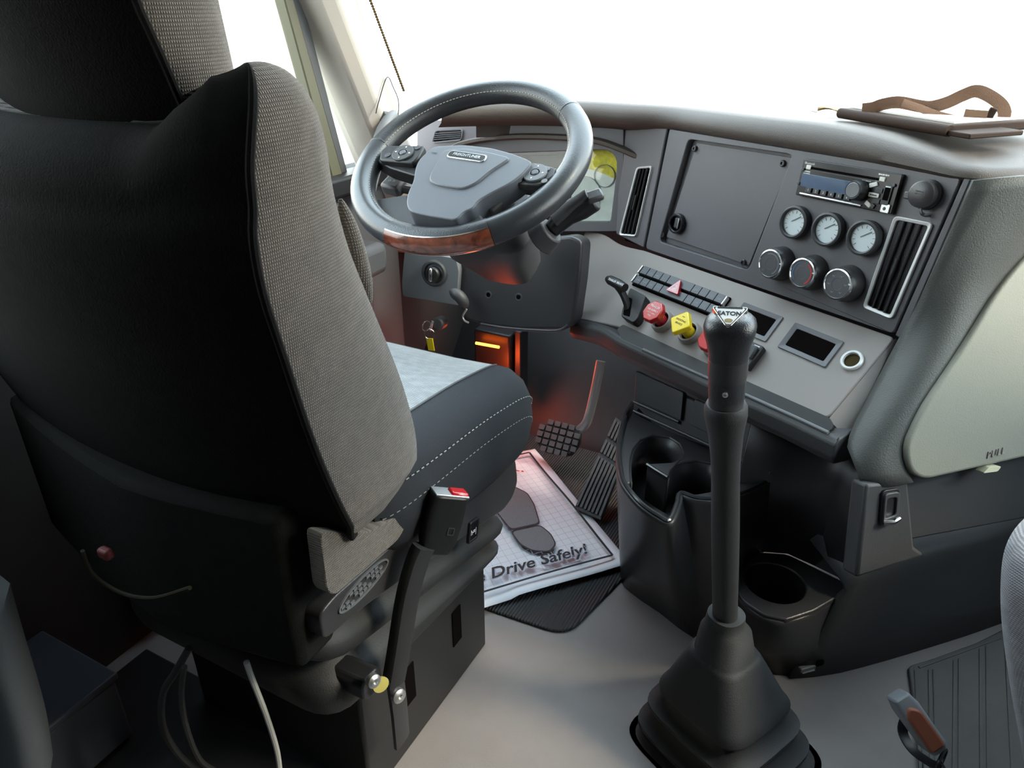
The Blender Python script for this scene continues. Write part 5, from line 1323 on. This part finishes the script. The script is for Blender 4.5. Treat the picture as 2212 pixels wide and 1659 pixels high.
link('slider', MB().box((0, 0, 0), (.012, .012, .03), Matrix.Translation(PX(2137, 252, y=1.58)) @ Matrix.Rotation(R(15), 4, 'Y')), 'binder_brown', stp, bevel=.002)
lf = thing('dry_leaf', 'small curled tan leaf on the dash top left of the binder', 'leaf')
lp0 = PX(1765, 243, z=ZD); mat('leaf', (.3, .2, .09), .8)
rows = []
for i in range(7):
    t = i / 6; w_ = .012 * math.sin(math.pi * (t * .9 + .05))
    rows.append([lp0 + V((.06 * t, .02 * t, .006 + .008 * math.sin(5 * t))) + V((-.3 * w_, w_, .004 * math.cos(9 * t))), lp0 + V((.06 * t, .02 * t, .003 + .004 * math.sin(5 * t))), lp0 + V((.06 * t, .02 * t, .008)) + V((.3 * w_, -w_, .003 * math.sin(7 * t)))])
link('blade', MB().loft(rows, wrap=False), 'leaf', lf, solid=.0006)
link('stalk', MB().tube([lp0, lp0 + V((-.012, -.004, .003))], .0008, 6), 'leaf', lf)

# ---- ignition keys
ky = thing('key_ring', 'key ring with yellow tag hanging from the ignition below the switch plate', 'keys')
kp0 = PX(945, 700, y=1.47)
link('ignition_barrel', MB().lathe([(.017, -.03), (.017, .0), (.013, .004), (0, .004)], 24, amat(kp0, V((.2, -1, .2)))), 'charcoal', ky)
def hoop(c, r_, n, tr=.0011):
    M_ = amat(c, n); return MB().tube([M_ @ V((r_ * math.cos(a), r_ * math.sin(a), 0)) for a in [2 * math.pi * k / 20 for k in range(20)]], tr, 6, closed=True)
link('ring', hoop(PX(921, 704, y=1.44), .013, V((1, -.3, 0))), 'chrome', ky)
link('ring', hoop(PX(928, 722, y=1.435), .014, V((.3, -1, 0))), 'chrome', ky)
link('key', MB().box((0, 0, 0), (.006, .002, .03), Matrix.Translation(PX(932, 704, y=1.45)) @ Matrix.Rotation(R(20), 4, 'Y')), 'satin', ky, bevel=.0005)
link('tag', MB().box((0, 0, 0), (.020, .003, .034), Matrix.Translation(PX(930, 744, y=1.435)) @ Matrix.Rotation(R(-8), 4, 'Y')), 'yellow', ky, bevel=.001)
link('tag', MB().box((0, 0, 0), (.016, .003, .03), Matrix.Translation(PX(926, 748, y=1.442)) @ Matrix.Rotation(R(25), 4, 'Y')), 'black', ky, bevel=.001)

# ---- amber footwell lamp on its black box
lamp = thing('footwell_lamp', 'glowing amber strip lamp on a box deep in the driver footwell', 'lamp')
la, lb2 = PX(1028, 741, y=1.70), PX(1078, 750, y=1.70)
ctr = (la + lb2) / 2
link('housing', MB().box((ctr.x, 1.755, ctr.z - .05), (.12, .06, .16)), 'black', lamp, bevel=.006)
link('bracket', MB().box((ctr.x + .075, 1.77, ctr.z - .06), (.02, .05, .2)), 'dark_metal', lamp, bevel=.003)
link('strip', MB().tube([la, lb2], .004, 8), 'amber_lamp', lamp)
pl = bpy.data.lights.new('footwell_lamp_light', 'POINT'); pl.energy = .75; pl.color = (1, .10, .015); pl.shadow_soft_size = .03
po_ = bpy.data.objects.new('lamp_glow', pl); C.objects.link(po_); po_.parent = lamp; po_.location = ctr + V((.05, -.05, -.07))

# ---- grip with ring over the passenger mat
gp = thing('belt_grip', 'grey and rust brown plastic grip with metal ring over the passenger mat', 'grip')
A_, B_ = PX(1938, 1500, z=.17), PX(2022, 1618, z=.11)
GM = amat((A_ + B_) / 2, A_ - B_, V((-.4, .5, .75)))
gl_ = (A_ - B_).length
mat('grip_grey', (.26, .27, .29), .5, bump=(500, .2)); mat('rust', (.28, .085, .045), .5)
link('shell', MB().loft([[GM @ V((x * w_, y * d, z)) for x, y in rrect(2, 2, .45)] for z, w_, d in ((-gl_ * .52, .018, .012), (-gl_ * .4, .026, .017), (gl_ * .3, .027, .018), (gl_ * .5, .024, .014))]), 'grip_grey', gp, bevel=.003)
q_ = link('side_button', MB().prism(rpoly([(-gl_ * .42, -.014), (gl_ * .22, -.014), (gl_ * .36, 0), (gl_ * .22, .012), (-gl_ * .42, .014)], .008, 4), 0, .012), 'rust', gp, bevel=.004)
q_.matrix_local = GM @ Matrix.Translation((.021, -.003, 0)) @ Matrix.Rotation(R(90), 4, 'Y') @ Matrix.Rotation(R(180), 4, 'Z')
rp = PX(2034, 1640, z=.10)
link('ring', MB().tube([amat(rp, V((.9, -.3, .1))) @ V((.013 * math.cos(a), .020 * math.sin(a), 0)) for a in [2 * math.pi * k / 20 for k in range(20)]], .0028, 8, closed=True), 'dark_metal', gp)
link('strap', MB().tube(spline([PX(1960, 1545, z=.11), PX(1950, 1580, z=.08), PX(1972, 1620, z=.07), PX(2010, 1648, z=.08), PX(2030, 1655, z=.085)], 6), 0, 8, flat=(.009, .002), upv=(0, 0, 1)), 'black', gp)
link('tether', MB().tube(spline([PX(2036, 1652, z=.095), PX(2050, 1700, z=.04), PX(2070, 1760, z=.012)], 5), 0, 8, flat=(.012, .002), upv=(0, 0, 1)), 'black', gp)

# ---- bare tree outside the driver window, mirrored in the gauge glasses
random.seed(11)
tree = thing('bare_tree', 'bare leafless tree outside the driver window, seen mirrored in the gauges', 'tree')
mat('bark', (.06, .05, .045), .9, var=(20, .3))
tm = MB(); base = V((-9.5, -6.5, -1.3))
link('trunk', MB().tube([base, base + V((.1, .1, 1.2)), base + V((.0, .2, 2.4))], [.2, .15, .12], 10), 'bark', tree)
def grow(p, d, L, r_, dep):
    e = p + d * L; tm.tube([p, p.lerp(e, .5) + V((random.uniform(-.05, .05), random.uniform(-.05, .05), 0)) * L, e], [r_, r_ * .85, r_ * .65], 5)
    if dep == 0: return
    for _ in range(3):
        nd = (d + V((random.uniform(-.8, .8), random.uniform(-.8, .8), random.uniform(-.45, .6)))).normalized()
        grow(p.lerp(e, random.uniform(.55, 1)), nd, L * random.uniform(.6, .85), r_ * .6, dep - 1)
for _ in range(5): grow(base + V((0, .2, random.uniform(1.6, 2.4))), V((random.uniform(-1, 1), random.uniform(-1, 1), .35)).normalized(), 1.5, .07, 4)
o = link('branches', tm, 'bark', tree); o['kind'] = 'stuff'
